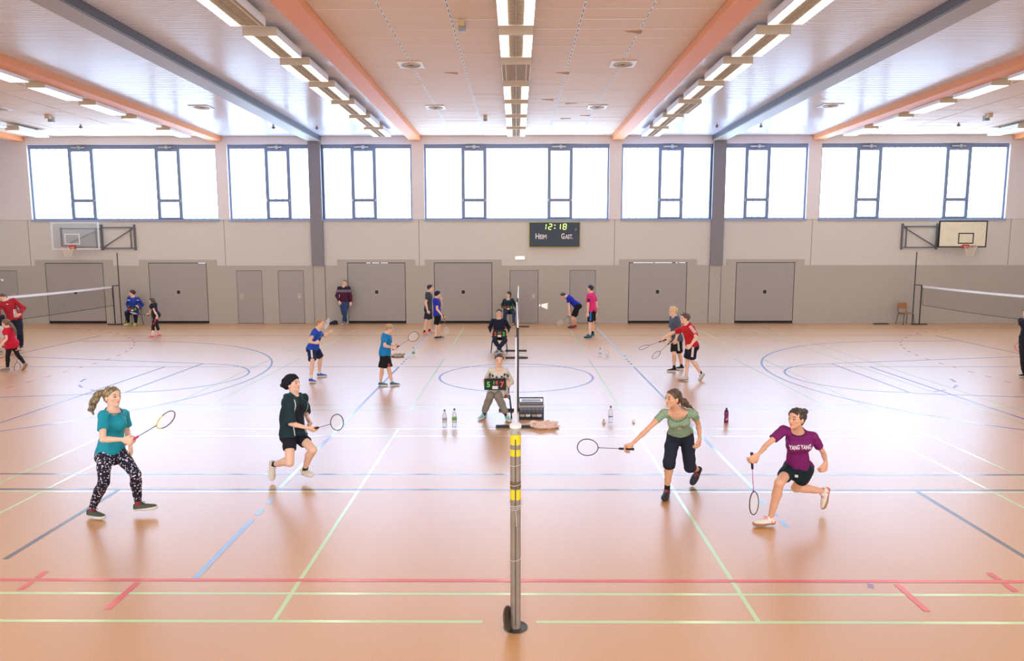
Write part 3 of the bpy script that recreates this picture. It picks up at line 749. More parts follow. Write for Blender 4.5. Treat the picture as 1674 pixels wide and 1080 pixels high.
SKIN = {'fair': (240, 198, 172), 'warm': (228, 174, 140), 'tan': (205, 146, 108)}
def person(key, label, S, base, pelvis, neck, head, pyaw, cyaw, hyaw, arms, legs, skin='fair', sex='F', res=.009, hpitch=0, hroll=0, hk=.13, body_fat=1.0,
           top=None, bottom=None, socks=None, shoes=None, hair=None, shoulders=None, lean=0, ptilt=0, extra=None, dyp=0, hsg=0):
    Y0 = fl(*base)[1]; b = fl(*base)
    Gp = G_F if sex == 'F' else G_M
    Gp = [(t, w*body_fat, d*body_fat, o) for t, w, d, o in Gp]
    P = at(pelvis[0], pelvis[1], 1, Y0+dyp); N = on_sphere(P, neck[0], neck[1], .30*S, lean) if lean else at(neck[0], neck[1], 1, Y0+dyp)
    if lean == 0:
        pass
    fp, fc, fh = yawv(pyaw), yawv(cyaw), yawv(hyaw); u = nz(N-P)
    lc = nz(np.cross(u, fc)); fcc = np.cross(lc, u); lp = nz(np.cross(u if ptilt == 0 else (0, 0, 1), fp)); fpp = nz(np.cross(lp, u))
    hw = .050*S; sw = (.091 if sex == 'F' else .104)*S
    J = {'hipL': P+lp*hw, 'hipR': P-lp*hw}
    for s, q in (('L', 1), ('R', -1)):
        J['sh'+s] = N-u*.028*S+lc*q*sw
        if shoulders and s in shoulders:
            J['sh'+s] = on_sphere(N-u*.02*S, shoulders[s][0], shoulders[s][1], sw*1.02, shoulders[s][2])
    UA, FA, HA, TH, SH = .172*S, .148*S, .10*S, .245*S, .243*S
    grips = {}
    for s in 'LR':
        if s not in arms: continue
        a = arms[s]; J['el'+s] = on_sphere(J['sh'+s], *a['e'][:2], UA, a['e'][2]); J['wr'+s] = on_sphere(J['el'+s], *a['w'][:2], FA, a['w'][2])
        J['hd'+s] = on_sphere(J['wr'+s], *a['h'][:2], HA*.8, a['h'][2]) if 'h' in a else J['wr'+s]+nz(J['wr'+s]-J['el'+s])*HA
    feet = {}
    FL = .152*S
    for s in 'LR':
        if s not in legs: continue
        g = legs[s]
        if 'g' in g:                                   # standing foot: floor pixel under the ankle, heading
            p = fl(*g['g'][:2]) if len(g['g']) == 3 else fl(*g['g'][:2])+V3((0, 0, g['g'][3]))
            d = yawv(g['g'][2]); pit = R(g.get('pitch', 0)); d = d*math.cos(pit)+V3((0, 0, 1))*math.sin(pit)
            up = nz(np.cross(np.cross(d, (0, 0, 1)), d)); A = p+up*.052*S
            if pit < 0: A = A+V3((0, 0, 1))*math.sin(-pit)*FL*.62
            J['an'+s] = A
        else:                                          # foot in the air: ankle pixel, depth shift, toe pixel
            A = at(g['a'][0], g['a'][1], 1, Y0+g['a'][2]); J['an'+s] = A
            tp = on_sphere(A, g['t'][0], g['t'][1], FL*.86, g['t'][2]); d = nz(tp-A)
            kk = None
        J['kn'+s] = between(J['hip'+s], J['an'+s], *g['k'][:2], TH, SH, g.get('pref', fp)*1.0)
        if 'a' in g:
            shin = nz(J['kn'+s]-A); up = nz(shin-d*(shin@d)); d = nz(d*.93+up*.36); up = nz(shin-d*(shin@d))
        feet[s] = (A, d, up)
    # --- body
    v = Vol()
    v.add(*torso_fn(P, N, fp, fc, S, Gp), .02)
    for s in 'LR':
        v.cone(N-u*.035*S, J['sh'+s], .031*S, .0265*S, .03)
        q = 1 if s == 'L' else -1
        v.ell(P-u*.015*S+lp*q*.042*S-fpp*.026*S, (lp, fpp, u), (.049*S, .047*S, .057*S), .03)
        if sex == 'F': v.ell(P+u*.215*S+lc*q*.042*S+fcc*.048*S, (lc, fcc, u), (.032*S, .028*S, .032*S), .03)
        if s in arms:
            sh, el, wr = J['sh'+s], J['el'+s], J['wr'+s]; am = (1 if sex == 'F' else 1.12)*body_fat
            v.chain([sh, lerp(sh, el, .5), el], [.027*S*am, .0245*S*am, .0195*S*am], .012)
            v.chain([el, lerp(el, wr, .3), wr], [.0205*S*am, .0215*S*am, .0135*S*am], .010)
        if s in legs:
            h, k_, a = J['hip'+s], J['kn'+s], J['an'+s]; ks = nz(k_-(h+a)/2+1e-6)
            v.chain([h, lerp(h, k_, .45), k_], [.049*S*body_fat, .0425*S*body_fat, .0305*S], .02)
            shd = nz(a-k_); bk = nz(-ks+shd*(ks@shd)) if np.linalg.norm(k_-(h+a)/2) > .02 else -fp
            v.chain([k_, lerp(k_, a, .32)+bk*.012*S, lerp(k_, a, .65)+bk*.004*S, a], [.029*S, .0318*S, .0238*S, .0172*S], .014)
            A, d, up = feet[s]; v.cone(A-up*.024*S-d*.006*S, A+d*.085*S-up*.034*S, .017*S, .012*S, .012)
    fs = 1.0 if res < .0075 else 1.15
    for s in 'LR':
        if s not in arms: continue
        a = arms[s]; D = nz(J['hd'+s]-J['wr'+s]); T = V3(a.get('T', (0, 0, 1)))
        if 'toward' in a:
            tg = on_sphere(J['hd'+s], *a['toward'][:2], a['toward'][3], a['toward'][2]); T = nz(tg-J['hd'+s]); D = nz(D-T*(D@T)*.55) if abs(D@T) > .5 else D
            if abs(D@T) > .93: D = nz(D+V3((0, 0, -.5)))
        gc, Np, Tt = hand(v, J['wr'+s], D, T, S, s, a.get('curl', 30), a.get('thumb', 'in'), fs=fs)
        ax_ = T if 'toward' in a else Tt
        grips[s] = (gc, nz(ax_), (tg if 'toward' in a else None))
    # --- head
    hh = hk*S/.13*.135
    H = on_sphere(N, head[0], head[1], .118*S, hsg)
    cp, sp = math.cos(R(hpitch)), math.sin(R(hpitch)); hf = fh*cp+V3((0, 0, 1))*sp; hl = nz(np.cross((0, 0, 1), hf))
    if hroll: hl = nz(hl*math.cos(R(hroll))+np.cross(hf, hl)*math.sin(R(hroll)))
    hu = np.cross(hf, hl)
    pt = lambda f, l, z: H+(hf*f+hl*l+hu*z)*hh
    ax3 = (hl, hf, hu); E = lambda c, r, k, op='u': v.ell(pt(*c), ax3, np.array(r)*hh, k*hh, op)
    E((-.06, 0, .13), (.335, .42, .365), .1)
    E((.10, 0, -.12), (.245, .275, .35), .12)
    for q in (-1, 1): v.cone(pt(.0, q*.19, -.20), pt(.25, q*.045, -.40), .075*hh, .065*hh, .07*hh)
    v.cone(pt(.29, 0, -.41), pt(.25, 0, -.42), .075*hh, .07*hh, .05*hh)
    for q in (-1, 1):
        E((.375, q*.145, .015), (.085, .05, .055), .05, 's')
        E((.315, q*.145, .008), (.062, .05, .05), .015)
        v.cone(pt(.36, q*.05, .085), pt(.31, q*.22, .10), .03*hh, .022*hh, .04*hh)
        E((.23, q*.185, -.11), (.07, .06, .06), .08)
        E((-.03, q*.335, -.05), (.035, .085, .135), .03)
    v.cone(pt(.365, 0, .04), pt(.435, 0, -.12), .028*hh, .042*hh, .035*hh)
    for q in (-1, 1): v.cone(pt(.39, q*.03, -.13), pt(.37, q*.045, -.135), .028*hh, .026*hh, .02*hh)
    E((.345, 0, -.245), (.105, .045, .02), .02); E((.335, 0, -.285), (.09, .045, .024), .02)
    nr = (.0285 if sex == 'F' else .034)*S
    v.chain([N-u*.03*S, lerp(N, H, .5), pt(-.06, 0, -.12)], [nr*1.2, nr, nr], .03)
    sk = np.array(lin(SKIN[skin])[:3])
    lip = sk*np.array([.88, .55, .55]); brow = np.array(lin(hair['col'] if hair else (70, 50, 40))[:3])*.6+sk*.3
    def color(V):
        C = np.tile(sk, (len(V), 1)); q = (V-H)/hh; f, l, z = q@hf, q@hl, q@hu
        fr = f > .2
        def mixin(w, c):
            w = np.clip(w, 0, 1)[:, None]; C[:] = C*(1-w)+np.asarray(c)*w
        al = np.abs(l)
        mixin(fr*.5*np.clip(1-((al-.2)**2/.014+(z+.13)**2/.012), 0, 1), sk*np.array([1, .72, .68]))
        mixin(fr*np.clip(2.2-2.2*(l**2/.0125+(z+.265)**2/.0026), 0, 1), lip)
        mixin(fr*(f > .25)*np.clip(2.5-2.5*((al-.145)**2/.0065+(z-.128-.06*(.145-al))**2/.0008), 0, 1), brow)
        mixin(.8*fr*np.clip(2.4-2.4*((al-.148)**2/.0058+(z-.012)**2/.0017), 0, 1), (.05, .03, .025))
        mixin(.8*fr*np.clip(2.4-2.4*((al-.148)**2/.0036+(z-.006)**2/.0008), 0, 1), (.62, .58, .55))
        mixin(fr*np.clip(3-3*((al-.148)**2/.0011+(z-.008)**2/.0013), 0, 1), (.05, .035, .03))
        return C
    body = v.build('person', M_skin, res, loc=b, color=color)
    tag(body, label, 'person', None)
    out = {'body': body, 'J': J, 'grips': grips, 'H': H, 'hf': hf, 'hl': hl, 'hu': hu, 'hh': hh, 'P': P, 'N': N, 'u': u, 'fc': fcc, 'lc': lc, 'S': S, 'Y0': Y0, 'feet': feet, 'res': res, 'fp': fpp, 'lp': lp}
    # --- clothes
    if top:
        t = Vol(); ls = top.get('loose', .014)
        hem = top.get('hem', -.05)
        G2 = [q for q in Gp if q[0] >= hem-.35]
        hcut = (-nz(u+V3((0, 0, 1.3))), P+u*hem*np.linalg.norm(N-P))
        t.add(*torso_fn(P, N, fp, fc, S, G2, ls, top.get('flare', .012), cut=hcut), .02)
        if sex == 'F':
            for q in (1, -1): t.ell(P+u*.215*S+lc*q*.04*S+fcc*.048*S, (lc, fcc, u), np.array((.034, .030, .036))*S+ls*.7+.004, .05)
        if hem < .15:
            for q in (1, -1): t.ell(P-u*.015*S+lp*q*.040*S-fpp*.026*S, (lp, fpp, u), np.array((.050, .048, .06))*S+ls, .04, cut=hcut)
        if hem < 0:
            for q in 'LR':
                if q in legs: t.cone(J['hip'+q], lerp(J['hip'+q], J['kn'+q], .6), .050*S*body_fat+ls, .046*S*body_fat+ls+.006, .04, cut=hcut)
        for s in 'LR':
            t.cone(N-u*.035*S, J['sh'+s], .032*S+ls*.4, .027*S+ls*.6, .03)
            if s not in arms: continue
            sh, el, wr = J['sh'+s], J['el'+s], J['wr'+s]; sl = top.get('sleeve', .55); sw_ = top.get('sloose', ls)
            am = (1 if sex == 'F' else 1.12)*body_fat
            if sl <= 1:
                c = lerp(sh, el, sl); n = nz(el-sh)
                t.cone(sh, lerp(sh, el, min(1, sl+.12)), .0275*S*am+ls*.65, .0255*S*am+sw_*.9, .02, cut=(n, c))
            else:
                c = lerp(el, wr, sl-1); n = nz(wr-el)
                t.cone(sh, el, .0275*S*am+ls*.7, .021*S*am+sw_*.8, .02)
                t.cone(el, wr, .022*S*am+sw_*.8, .0155*S*am+sw_*.55, .02, cut=(n, c))
        nk = top.get('neck', .045)
        if nk: t.ell(N+u*.012*S+fcc*.018*S, (lc, fcc, u), (nk*S*1.05, nk*S*1.05, nk*S*top.get('nkd', .75)), .006, 's')
        if top.get('bulk'): t.ell(P+u*.13*S-fcc*.05*S+lc*top['bulk'][1], (lc, fcc, u), np.array(top['bulk'][0])*S, .06)
        if top.get('fold', 1): t.noise(.0055*top.get('fold', 1), 26, 3, None)
        out['top'] = t.build(top.get('name', 't_shirt'), top['m'], res, body)
        if top.get('collar'):
            c = Vol(); rr = nk*S*1.0
            pts = []
            for i in range(21):
                an = 2*math.pi*i/20; pts.append(N+u*(.002-.012*math.cos(an)*1.0-.018)*S*0+lc*math.sin(an)*rr+fcc*(.018*S+math.cos(an)*rr)+u*(.012*S-.6*nk*S*.62-.006*S*math.cos(an)))
            c.chain(pts, [.0065]*21, .004); c.build('collar', top['collar'], min(res, .007), out['top'])
        if top.get('hood'):
            c = Vol(); A0 = N+u*.0*S
            for q in (1, -1):
                c.chain([A0+fcc*.04*S-u*.02*S+lc*q*.034*S, A0+lc*q*.05*S+u*.004*S+fcc*.01*S, A0-fcc*.05*S+lc*q*.036*S-u*.015*S, A0-fcc*.07*S-u*.045*S], [.008*S, .011*S, .018*S, .028*S], .03)
            c.ell(A0-fcc*.075*S-u*.065*S, (lc, fcc, u), (.056*S, .034*S, .055*S), .03)
            c.noise(.004, 26, 5); c.build('hood', top.get('hoodm', top['m']), res, out['top'])
    if bottom:
        t = Vol(); ls = bottom.get('loose', .006)
        G2 = [q for q in Gp if q[0] <= .3]
        t.add(*torso_fn(P, N, fp, fc, S, G2, ls, hi=.2), .02)
        for q in (1, -1): t.ell(P-u*.015*S+lp*q*.042*S-fpp*.026*S, (lp, fpp, u), np.array((.05, .048, .058))*S+ls, .03, cut=(u, P+u*.2*np.linalg.norm(N-P)))
        for s in 'LR':
            if s not in legs: continue
            h, k_, a = J['hip'+s], J['kn'+s], J['an'+s]; ln = bottom['len']; lw = bottom.get('lloose', ls)
            ks = k_-(h+a)/2; shd = nz(a-k_); bk = nz(-ks+shd*(ks@shd)) if np.linalg.norm(ks) > .02 else -fp
            if ln <= 1:
                c = lerp(h, k_, ln); n = nz(k_-h); tp = bottom.get('taper', 0)
                r_ = .0425*S*body_fat+lw*.75
                t.cone(h, lerp(h, k_, .4), .050*S*body_fat+ls, r_, .02, cut=(n, c)); t.cone(lerp(h, k_, .35), lerp(h, k_, min(1.15, ln+.15)), r_, .039*S*body_fat+lw*1.15, .02, cut=(n, c))
            else:
                c = lerp(k_, a, ln-1); n = nz(a-k_)
                t.chain([h, lerp(h, k_, .45), k_], [.049*S*body_fat+ls, .0425*S*body_fat+lw, .0305*S+lw*1.15], .02)
                cut = (n, c)
                p1, p2 = lerp(k_, a, .32)+bk*.010*S, lerp(k_, a, .65)+bk*.004*S
                t.cone(k_, p1, .0295*S+lw*1.15, .0322*S+lw, .014, cut=cut); t.cone(p1, p2, .0322*S+lw, .0245*S+lw, .014, cut=cut); t.cone(p2, a, .0245*S+lw, .0178*S+lw*bottom.get('cuff', 1), .014, cut=cut)
        if bottom.get('fold', 1): t.noise(.0035*bottom.get('fold', 1), 26, 9)
        out['bottom'] = t.build(bottom.get('name', 'shorts'), bottom['m'], res, body)
    if socks:
        for s in legs:
            A, d, up = feet[s]; k_ = J['kn'+s]; n = nz(k_-A); c = Vol(); hgt = socks.get('h', .10)
            c.cone(A-up*.02*S, A+n*(hgt+.05), .0180*S+.002, .0205*S+.002+hgt*.03, .01, cut=(n, A+n*hgt)); c.build('sock', socks['m'], min(res, .008), body)
    if shoes:
        sc = S/1.65*shoes.get('k', .95)
        for s in legs:
            A, d, up = feet[s]; sd = nz(np.cross(up, d)); O = A-up*.078*sc-d*.062*sc; F = .268*sc
            W = lambda f, l, z: O+d*f*F+(sd*l+up*z)*sc
            def last(vv, g=0):
                vv.cone(W(.13, 0, .04), W(.34, 0, .05), .035*sc+g, .037*sc+g, .015); vv.cone(W(.34, 0, .05), W(.62, 0, .036), .037*sc+g, .036*sc+g, .02)
                vv.ell(W(.66, .0, .03), (d, sd, up), (.085*sc+g, .045*sc+g, .035*sc+g), .02); vv.ell(W(.85, 0, .03), (d, sd, up), (.046*sc+g, .036*sc+g, .029*sc+g), .02)
            uv = Vol(); last(uv); uv.cone(W(.17, 0, .05), W(.17, 0, .12), .038*sc, .040*sc, .012); uv.cone(W(.38, 0, .06), W(.30, 0, .12), .026*sc, .022*sc, .012)
            uv.half(W(.17, 0, .094), nz(up-d*.22)); uv.half(W(0, 0, .014), -up)
            uv.cone(W(.19, 0, .085), W(.19, 0, .14), .026*sc, .03*sc, .004, 's')
            r_ = min(res, .007)
            so = uv.build('shoe', shoes['m'], r_, body)
            sv = Vol(); last(sv, .005); sv.half(W(0, 0, .030), nz(up-d*.04)); sv.half(W(0, 0, .0), -up); sv.build('sole', shoes['sole'], r_, so, smooth=0)
            if shoes.get('lace'):
                lv = Vol()
                for i, f in enumerate((.42, .49, .56, .63)):
                    z = .094-.009*i; lv.chain([W(f-.015, -.026, z-.018), W(f, -.012, z-.004), W(f+.015, .0, z), W(f, .012, z-.004), W(f-.015, .026, z-.018)], [.0042*sc]*5, .002)
                lv.chain([W(.4, 0, .1), W(.44, .03, .098), W(.47, .046, .08)], [.0038]*3, .002); lv.chain([W(.4, 0, .1), W(.44, -.03, .098), W(.47, -.046, .08)], [.0038]*3, .002); lv.build('laces', shoes['lace'], min(r_, .005), so)
            if shoes.get('heel'):
                hv = Vol(); last(hv, .0035); hv.half(W(.26, 0, 0), d); hv.half(W(0, 0, .03), -up); hv.half(W(0, 0, .075), up); hv.build('heel_panel', shoes['heel'], r_, so)
    if hair:
        hm = hair_mat(hair.get('mk', key), hair['col'], hair.get('col2', tuple(min(255, int(c*1.4+8)) for c in hair['col'])))
        t = Vol(); q = hair.get('vol', .045); st = hair.get('style', 'short')
        t.ell(pt(-.065, 0, .135), ax3, (np.array((.335, .42, .37))+q)*hh, .02)
        if st in ('bob', 'long'): t.ell(pt(-.16, 0, -.12), ax3, np.array((.36, .3, .4))*hh, .1*hh)
        else: t.ell(pt(-.2, 0, -.08), ax3, np.array((.27, .22, .25))*hh, .1*hh)
        if hair.get('fringe'):
            t.ell(pt(.2, 0, .27), ax3, np.array((.29, .2, .16))*hh, .05*hh)
        t.noise(hair.get('rough', .006), 60, 11, None)
        hl_ = hair.get('line', .31)
        nn = hf*.80-hu*.60; t.half(pt(.31, 0, hl_), nn)
        if st == 'short': t.half(pt(0, 0, -.24), -hu)
        for q in (1, -1): t.ell(pt(.0, q*.40, -.06), ax3, np.array((.09, .10, .14))*hh, .01, 's')
        ho = t.build('hair', hm, min(res, .008), body)
        if hair.get('tail'):
            tl = Vol(); pts = [pt(*hair['tail'][0][:3])]+[on_sphere(H, x[0], x[1], 9, 0)+V3((0, x[3], 0)) for x in hair['tail'][1:]]
            rs = [hair['tail'][0][3]]+[x[2] for x in hair['tail'][1:]]
            tl.chain(pts, rs, .02); tl.noise(.006, 70, 4); tl.build('ponytail', hm, min(res, .008), ho)
            if hair.get('tie'):
                b0 = MB(); b0.tube([lerp(pts[0], pts[1], .02), lerp(pts[0], pts[1], .16)], rs[0]*1.15, 12); b0.build('hair_tie', hair['tie'], ho, smooth=True)
        if hair.get('bun'):
            f, l, z, r_ = hair['bun']; tl = Vol(); tl.ell(pt(f, l, z), ax3, np.array((r_, r_, r_))*hh, .01); tl.noise(.006, 60, 4); tl.build('hair_bun', hm, min(res, .007), ho)
        out['hair'] = ho
        if hair.get('hat'):
            hv = Vol(); hv.ell(pt(-.07, 0, .15), ax3, (np.array((.35, .43, .38))+.065)*hh, .02); sl = hair.get('slouch', 0)
            if sl: hv.ell(pt(-.36, 0, .06), ax3, np.array((.33, .31, .36))*hh, .12*hh)
            hv.half(pt(.31, 0, .235), hf*.62-hu*.78); hv.half(pt(-.2, 0, -.30), -hu+hf*.2); hv.noise(.003, 50, 8)
            hv.build('beanie', hair['hat'], min(res, .008), body)
    out['pt'] = pt; out['ax3'] = ax3
    rl = {s: (round(np.linalg.norm(J['kn'+s]-J['hip'+s])/TH, 2), round(np.linalg.norm(J['an'+s]-J['kn'+s])/SH, 2)) for s in legs}
    ra = {s: (round(np.linalg.norm(J['el'+s]-J['sh'+s])/UA, 2), round(np.linalg.norm(J['wr'+s]-J['el'+s])/FA, 2)) for s in arms}
    if DEBUG: print('POSE', key, 'Y %.2f' % Y0, 'legs', rl, 'arms', ra, 'torso %.2f' % (np.linalg.norm(N-P)/(.30*S)), 'neck-head %.2f' % (np.linalg.norm(H-N)/(.118*S)), 'headtop', proj_(H+hu*.5*hh), 'chin', proj_(H-hu*.5*hh))
    PEOPLE[key] = out
    return out
PEOPLE = {}
DEBUG = False
def proj_(p):
    d = cam.matrix_world.inverted() @ Vector(p); return (round(837+FPX*d.x/-d.z), round(540-FPX*d.y/-d.z))

def decal(target, V2, F2, O, U, Vv, D, m, name, off=.003, parent=None):
    """lay a flat shape onto a garment: points O+U*x+V*y pushed along D until they meet the cloth"""
    bm = bmesh.new(); bm.from_mesh(target.data); bv = BVHTree.FromBMesh(bm); bm.free()
    wo = Vector((0, 0, 0)); p = target
    while p is not None: wo += p.location; p = p.parent
    D = Vector(D).normalized(); P = []; ok = []
    U, Vv = Vector(U), Vector(Vv)
    for x, y in V2:
        q = Vector(O)+U*x+Vv*y-wo; h = bv.ray_cast(q-D*.3, D, .8)
        P.append((h[0]-D*off if h[0] is not None else q)+wo); ok.append(h[0] is not None)
    b = MB(); b.add(P, [f for f in F2 if all(ok[i] for i in f)]); return b.build(name, m, parent or target)
def gridpatch(w, h, nx=8, ny=8):
    V = [(-w/2+w*i/nx, -h/2+h*j/ny) for j in range(ny+1) for i in range(nx+1)]
    return V, [(j*(nx+1)+i, j*(nx+1)+i+1, (j+1)*(nx+1)+i+1, (j+1)*(nx+1)+i) for j in range(ny) for i in range(nx)]

# ---- rackets
M_string = mat('racket_string', (236, 236, 236), .4)
def racket(label, G, A, roll, frame=(30, 30, 36), grip=(28, 28, 30), shaft=(40, 40, 48), throat=None, size=1.0, grp=None, butt=.07):
    """G grip point, A axis towards the head"""
    G = V3(G); A = nz(A); vd = nz(G-CAM); w0 = nz(np.cross(A, vd)); n0 = np.cross(w0, A)
    w = w0*math.cos(R(roll))+n0*math.sin(R(roll)); n = np.cross(w, A)
    z = lambda t, s=0, d=0: Vector(G+A*(t*size)+w*(s*size)+n*(d*size))
    root = empty('badminton_racket', G); tag(root, label, 'racket', grp)
    b = MB(); b.tube([z(-butt), z(-butt+.012), z(-butt+.02), z(.10-.005), z(.105), z(.112)], [.0165, .0165, .0135, .0135, .012, .006], 10); b.build('grip', mat('grip_%d_%d_%d' % grip, grip, .7, bump=.4, bscale=120), root, smooth=True)
    b = MB(); b.tube([z(.10), z(.355)], .0042, 8); b.build('shaft', mat('shaft_%d_%d_%d' % shaft, shaft, .3), root, smooth=True)
    hc = .475
    ring = []
    for i in range(48):
        a = 2*math.pi*i/48; ring.append(z(hc-.122*math.cos(a), .097*math.sin(a)*(1-.06*math.cos(a))))
    b = MB(); b.tube(ring, .0058, 8, closed=True); b.tube([z(.335), z(.356)], [.005, .008], 8)
    fm = b.build('frame', mat('frame_%d_%d_%d' % frame, frame, .3), root, smooth=True)
    if throat:
        b = MB(); b.tube(ring[-9:]+ring[:10], .0066, 8); b.build('throat_panel', mat('frame_%d_%d_%d' % throat, throat, .3), fm, smooth=True)
    b = MB()
    for i in range(-10, 11):
        s = i*.0088; c = .12*math.sqrt(max(0, 1-(s/.097)**2)); b.bar(z(hc-c, s), z(hc+c, s), .0011)
    for i in range(-12, 13):
        t = i*.0092; c = .097*math.sqrt(max(0, 1-(t/.122)**2)); b.bar(z(hc+t, -c), z(hc+t, c), .0011)
    b.build('strings', M_string, root)
    return root
# ------------------------------------------------------------------ the people in the hall
W_ = mat('shoe_white', (232, 230, 226), .5); SOLE_W = mat('sole_white', (226, 222, 214), .6); SOLE_D = mat('sole_dark', (40, 38, 40), .6); SOLE_G = mat('sole_gum', (176, 130, 84), .6)
def sh(name, rgb): return mat('shoe_'+name, rgb, .6, bump=.2, bscale=80)
S_OL = sh('olive', (74, 82, 66)); S_CREAM = sh('cream', (224, 214, 200)); S_BLK = sh('black', (34, 34, 42)); S_BLUE = sh('blue', (38, 84, 186)); S_TEAL = sh('teal', (24, 108, 134))
S_GREY = sh('grey', (120, 124, 130)); S_LIME = sh('lime', (206, 226, 60)); S_CORAL = sh('coral', (250, 120, 96)); S_MINT = sh('mint', (140, 206, 204)); S_PINK = sh('pink', (216, 90, 118)); S_NAVY = sh('navy', (40, 50, 80))
LACE_P = mat('lace_pink', (246, 92, 116), .7); LACE_W = mat('lace_white', (235, 235, 235), .7); LACE_R = mat('lace_coral', (250, 92, 80), .7)
SOCK_B = cloth('sock_black', (30, 30, 36)); SOCK_W = cloth('sock_white', (230, 228, 226)); SOCK_R = cloth('sock_red', (150, 60, 66)); SOCK_N = cloth('sock_navy', (34, 44, 66))
PX, PM, PF = .0062, .0085, .0105

A = person('teal', 'person in turquoise T-shirt and black speckled leggings, long ponytail, holding a yellow-framed racket', 1.68, (150, 845), (182, 741), (185, 669), (184, 648),
    -30, -48, -20, {'R': dict(e=(168, 718, -1), w=(200, 718, -1), h=(214, 717, 0), toward=(271, 686, 0, .475), curl=(62, 62, 60, 58)),
                    'L': dict(e=(208, 706, 1), w=(213, 727, -1), h=(215.5, 741, 0), curl=28, T=(.3, -.9, .2))},
    {'R': dict(g=(150, 846, -22), k=(170, 788)), 'L': dict(g=(228, 840, 4, .03), k=(222, 775), pitch=4)},
    res=PX, hpitch=4, body_fat=.92, dyp=.14, shoulders={'R': (168, 679, -1), 'L': (203.5, 676, 1)},
    top=dict(m=cloth('turquoise', (20, 152, 172), .55), sleeve=.62, hem=.03, loose=.012, flare=.0, collar=cloth('turquoise_dark', (14, 110, 128)), sloose=.02, nkd=.9, neck=.052),
    bottom=dict(m=cloth('splatter', (30, 26, 44), .7, 'splatter'), len=1.97, loose=.005, name='leggings', fold=.4), socks=dict(m=SOCK_R, h=.06),
    shoes=dict(m=S_OL, sole=SOLE_W, lace=mat('lace_dark', (50, 54, 48), .7)),
    hair=dict(style='tight', col=(92, 76, 54), col2=(176, 158, 118), tail=((-.46, 0, .26, .018), (162.5, 643, .036, 0), (154, 655, .042, 0), (150, 668, .032, 0), (153, 678, .010, 0)), tie=mat('hair_tie_teal', (60, 130, 120), .7), vol=.03))
B = person('beanie', 'person in black beanie and dark green hooded jacket running with black shorts and racket', 1.68, (492, 790), (479, 709), (481, 645), (478.5, 627),
    -15, -32, -14, {'R': dict(e=(475, 692, -1), w=(502, 699, -1), h=(511, 701, 0), toward=(552.3, 689.7, -1, .475), curl=(60, 60, 58, 56)),
                    'L': dict(e=(500, 674, 1), w=(502, 682, -1), h=(507, 690, 0), curl=75, T=(.2, -.6, .8))},
    {'R': dict(a=(447, 759, .05), t=(444, 780, 0), k=(474, 756)), 'L': dict(a=(497, 768, .12), t=(512, 780, -1), k=(512, 735))},
    res=PX, hpitch=10, body_fat=.88, dyp=.1, shoulders={'R': (472, 656, -1), 'L': (496, 650, 1)}, lean=1,
    top=dict(m=cloth('forest_jacket', (24, 50, 56), .75, 'melange'), sleeve=1.0, hem=-.02, loose=.022, flare=.05, sloose=.04, hood=1, hoodm=cloth('forest_hood', (22, 70, 72), .75), neck=.04, name='hooded_jacket', fold=1.6, bulk=((.085, .06, .12), 0)),
    bottom=dict(m=cloth('black_shorts', (26, 28, 40)), len=.55, loose=.012, lloose=.024), socks=dict(m=SOCK_B, h=.07),
    shoes=dict(m=S_CREAM, sole=SOLE_W, lace=LACE_W),
    hair=dict(style='tight', col=(58, 44, 38), bun=(-.62, 0, .02, .17), vol=.02, hat=cloth('beanie_black', (28, 28, 40), .9), slouch=1))
C = person('green', 'person in sage green printed T-shirt stretching a racket out to the left, dark three-quarter trousers', 1.64, (1091, 816), (1112, 711), (1107, 671), (1100, 651),
    -95, -100, -158, {'R': dict(e=(1058, 702, -1), w=(1033.5, 725, -1), h=(1023.5, 730, 0), toward=(963.8, 731, 0, .475), curl=(60, 58, 56, 54)),
                     'L': dict(e=(1141.5, 693, 1), w=(1144, 716, -1), h=(1142.5, 727, 0), curl=50, T=(-.5, -.7, .1))},
    {'R': dict(g=(1090, 812, -112), k=(1094, 755)), 'L': dict(a=(1141, 768, .5), t=(1133, 788, 0), k=(1127.5, 763))},
    skin='warm', body_fat=.87, res=PX, hpitch=2, dyp=.22, lean=-1, shoulders={'R': (1085, 675, -1), 'L': (1134, 676, 1)}, hsg=-1, ptilt=1,
    top=dict(m=cloth('sage', (146, 172, 140), .75, 'melange'), sleeve=.45, hem=.1, loose=.010, sloose=.013, neck=.066, nkd=1.0, collar=cloth('sage_dark', (92, 124, 96))),
    bottom=dict(m=cloth('navy_capri', (34, 40, 56)), len=1.18, loose=.012, lloose=.02, name='capri_trousers', cuff=1.4), socks=dict(m=SOCK_B, h=.09),
    shoes=dict(m=S_BLK, sole=SOLE_D, lace=LACE_P),
    hair=dict(style='tight', col=(50, 38, 32), col2=(120, 92, 66), tail=((-.42, 0, .0, .034), (1121, 660, .04, .05), (1127, 665, .026, .1), (1133, 668, .014, .12), (1140, 675, .008, .12), (1143, 681, .005, .1)), vol=.035))
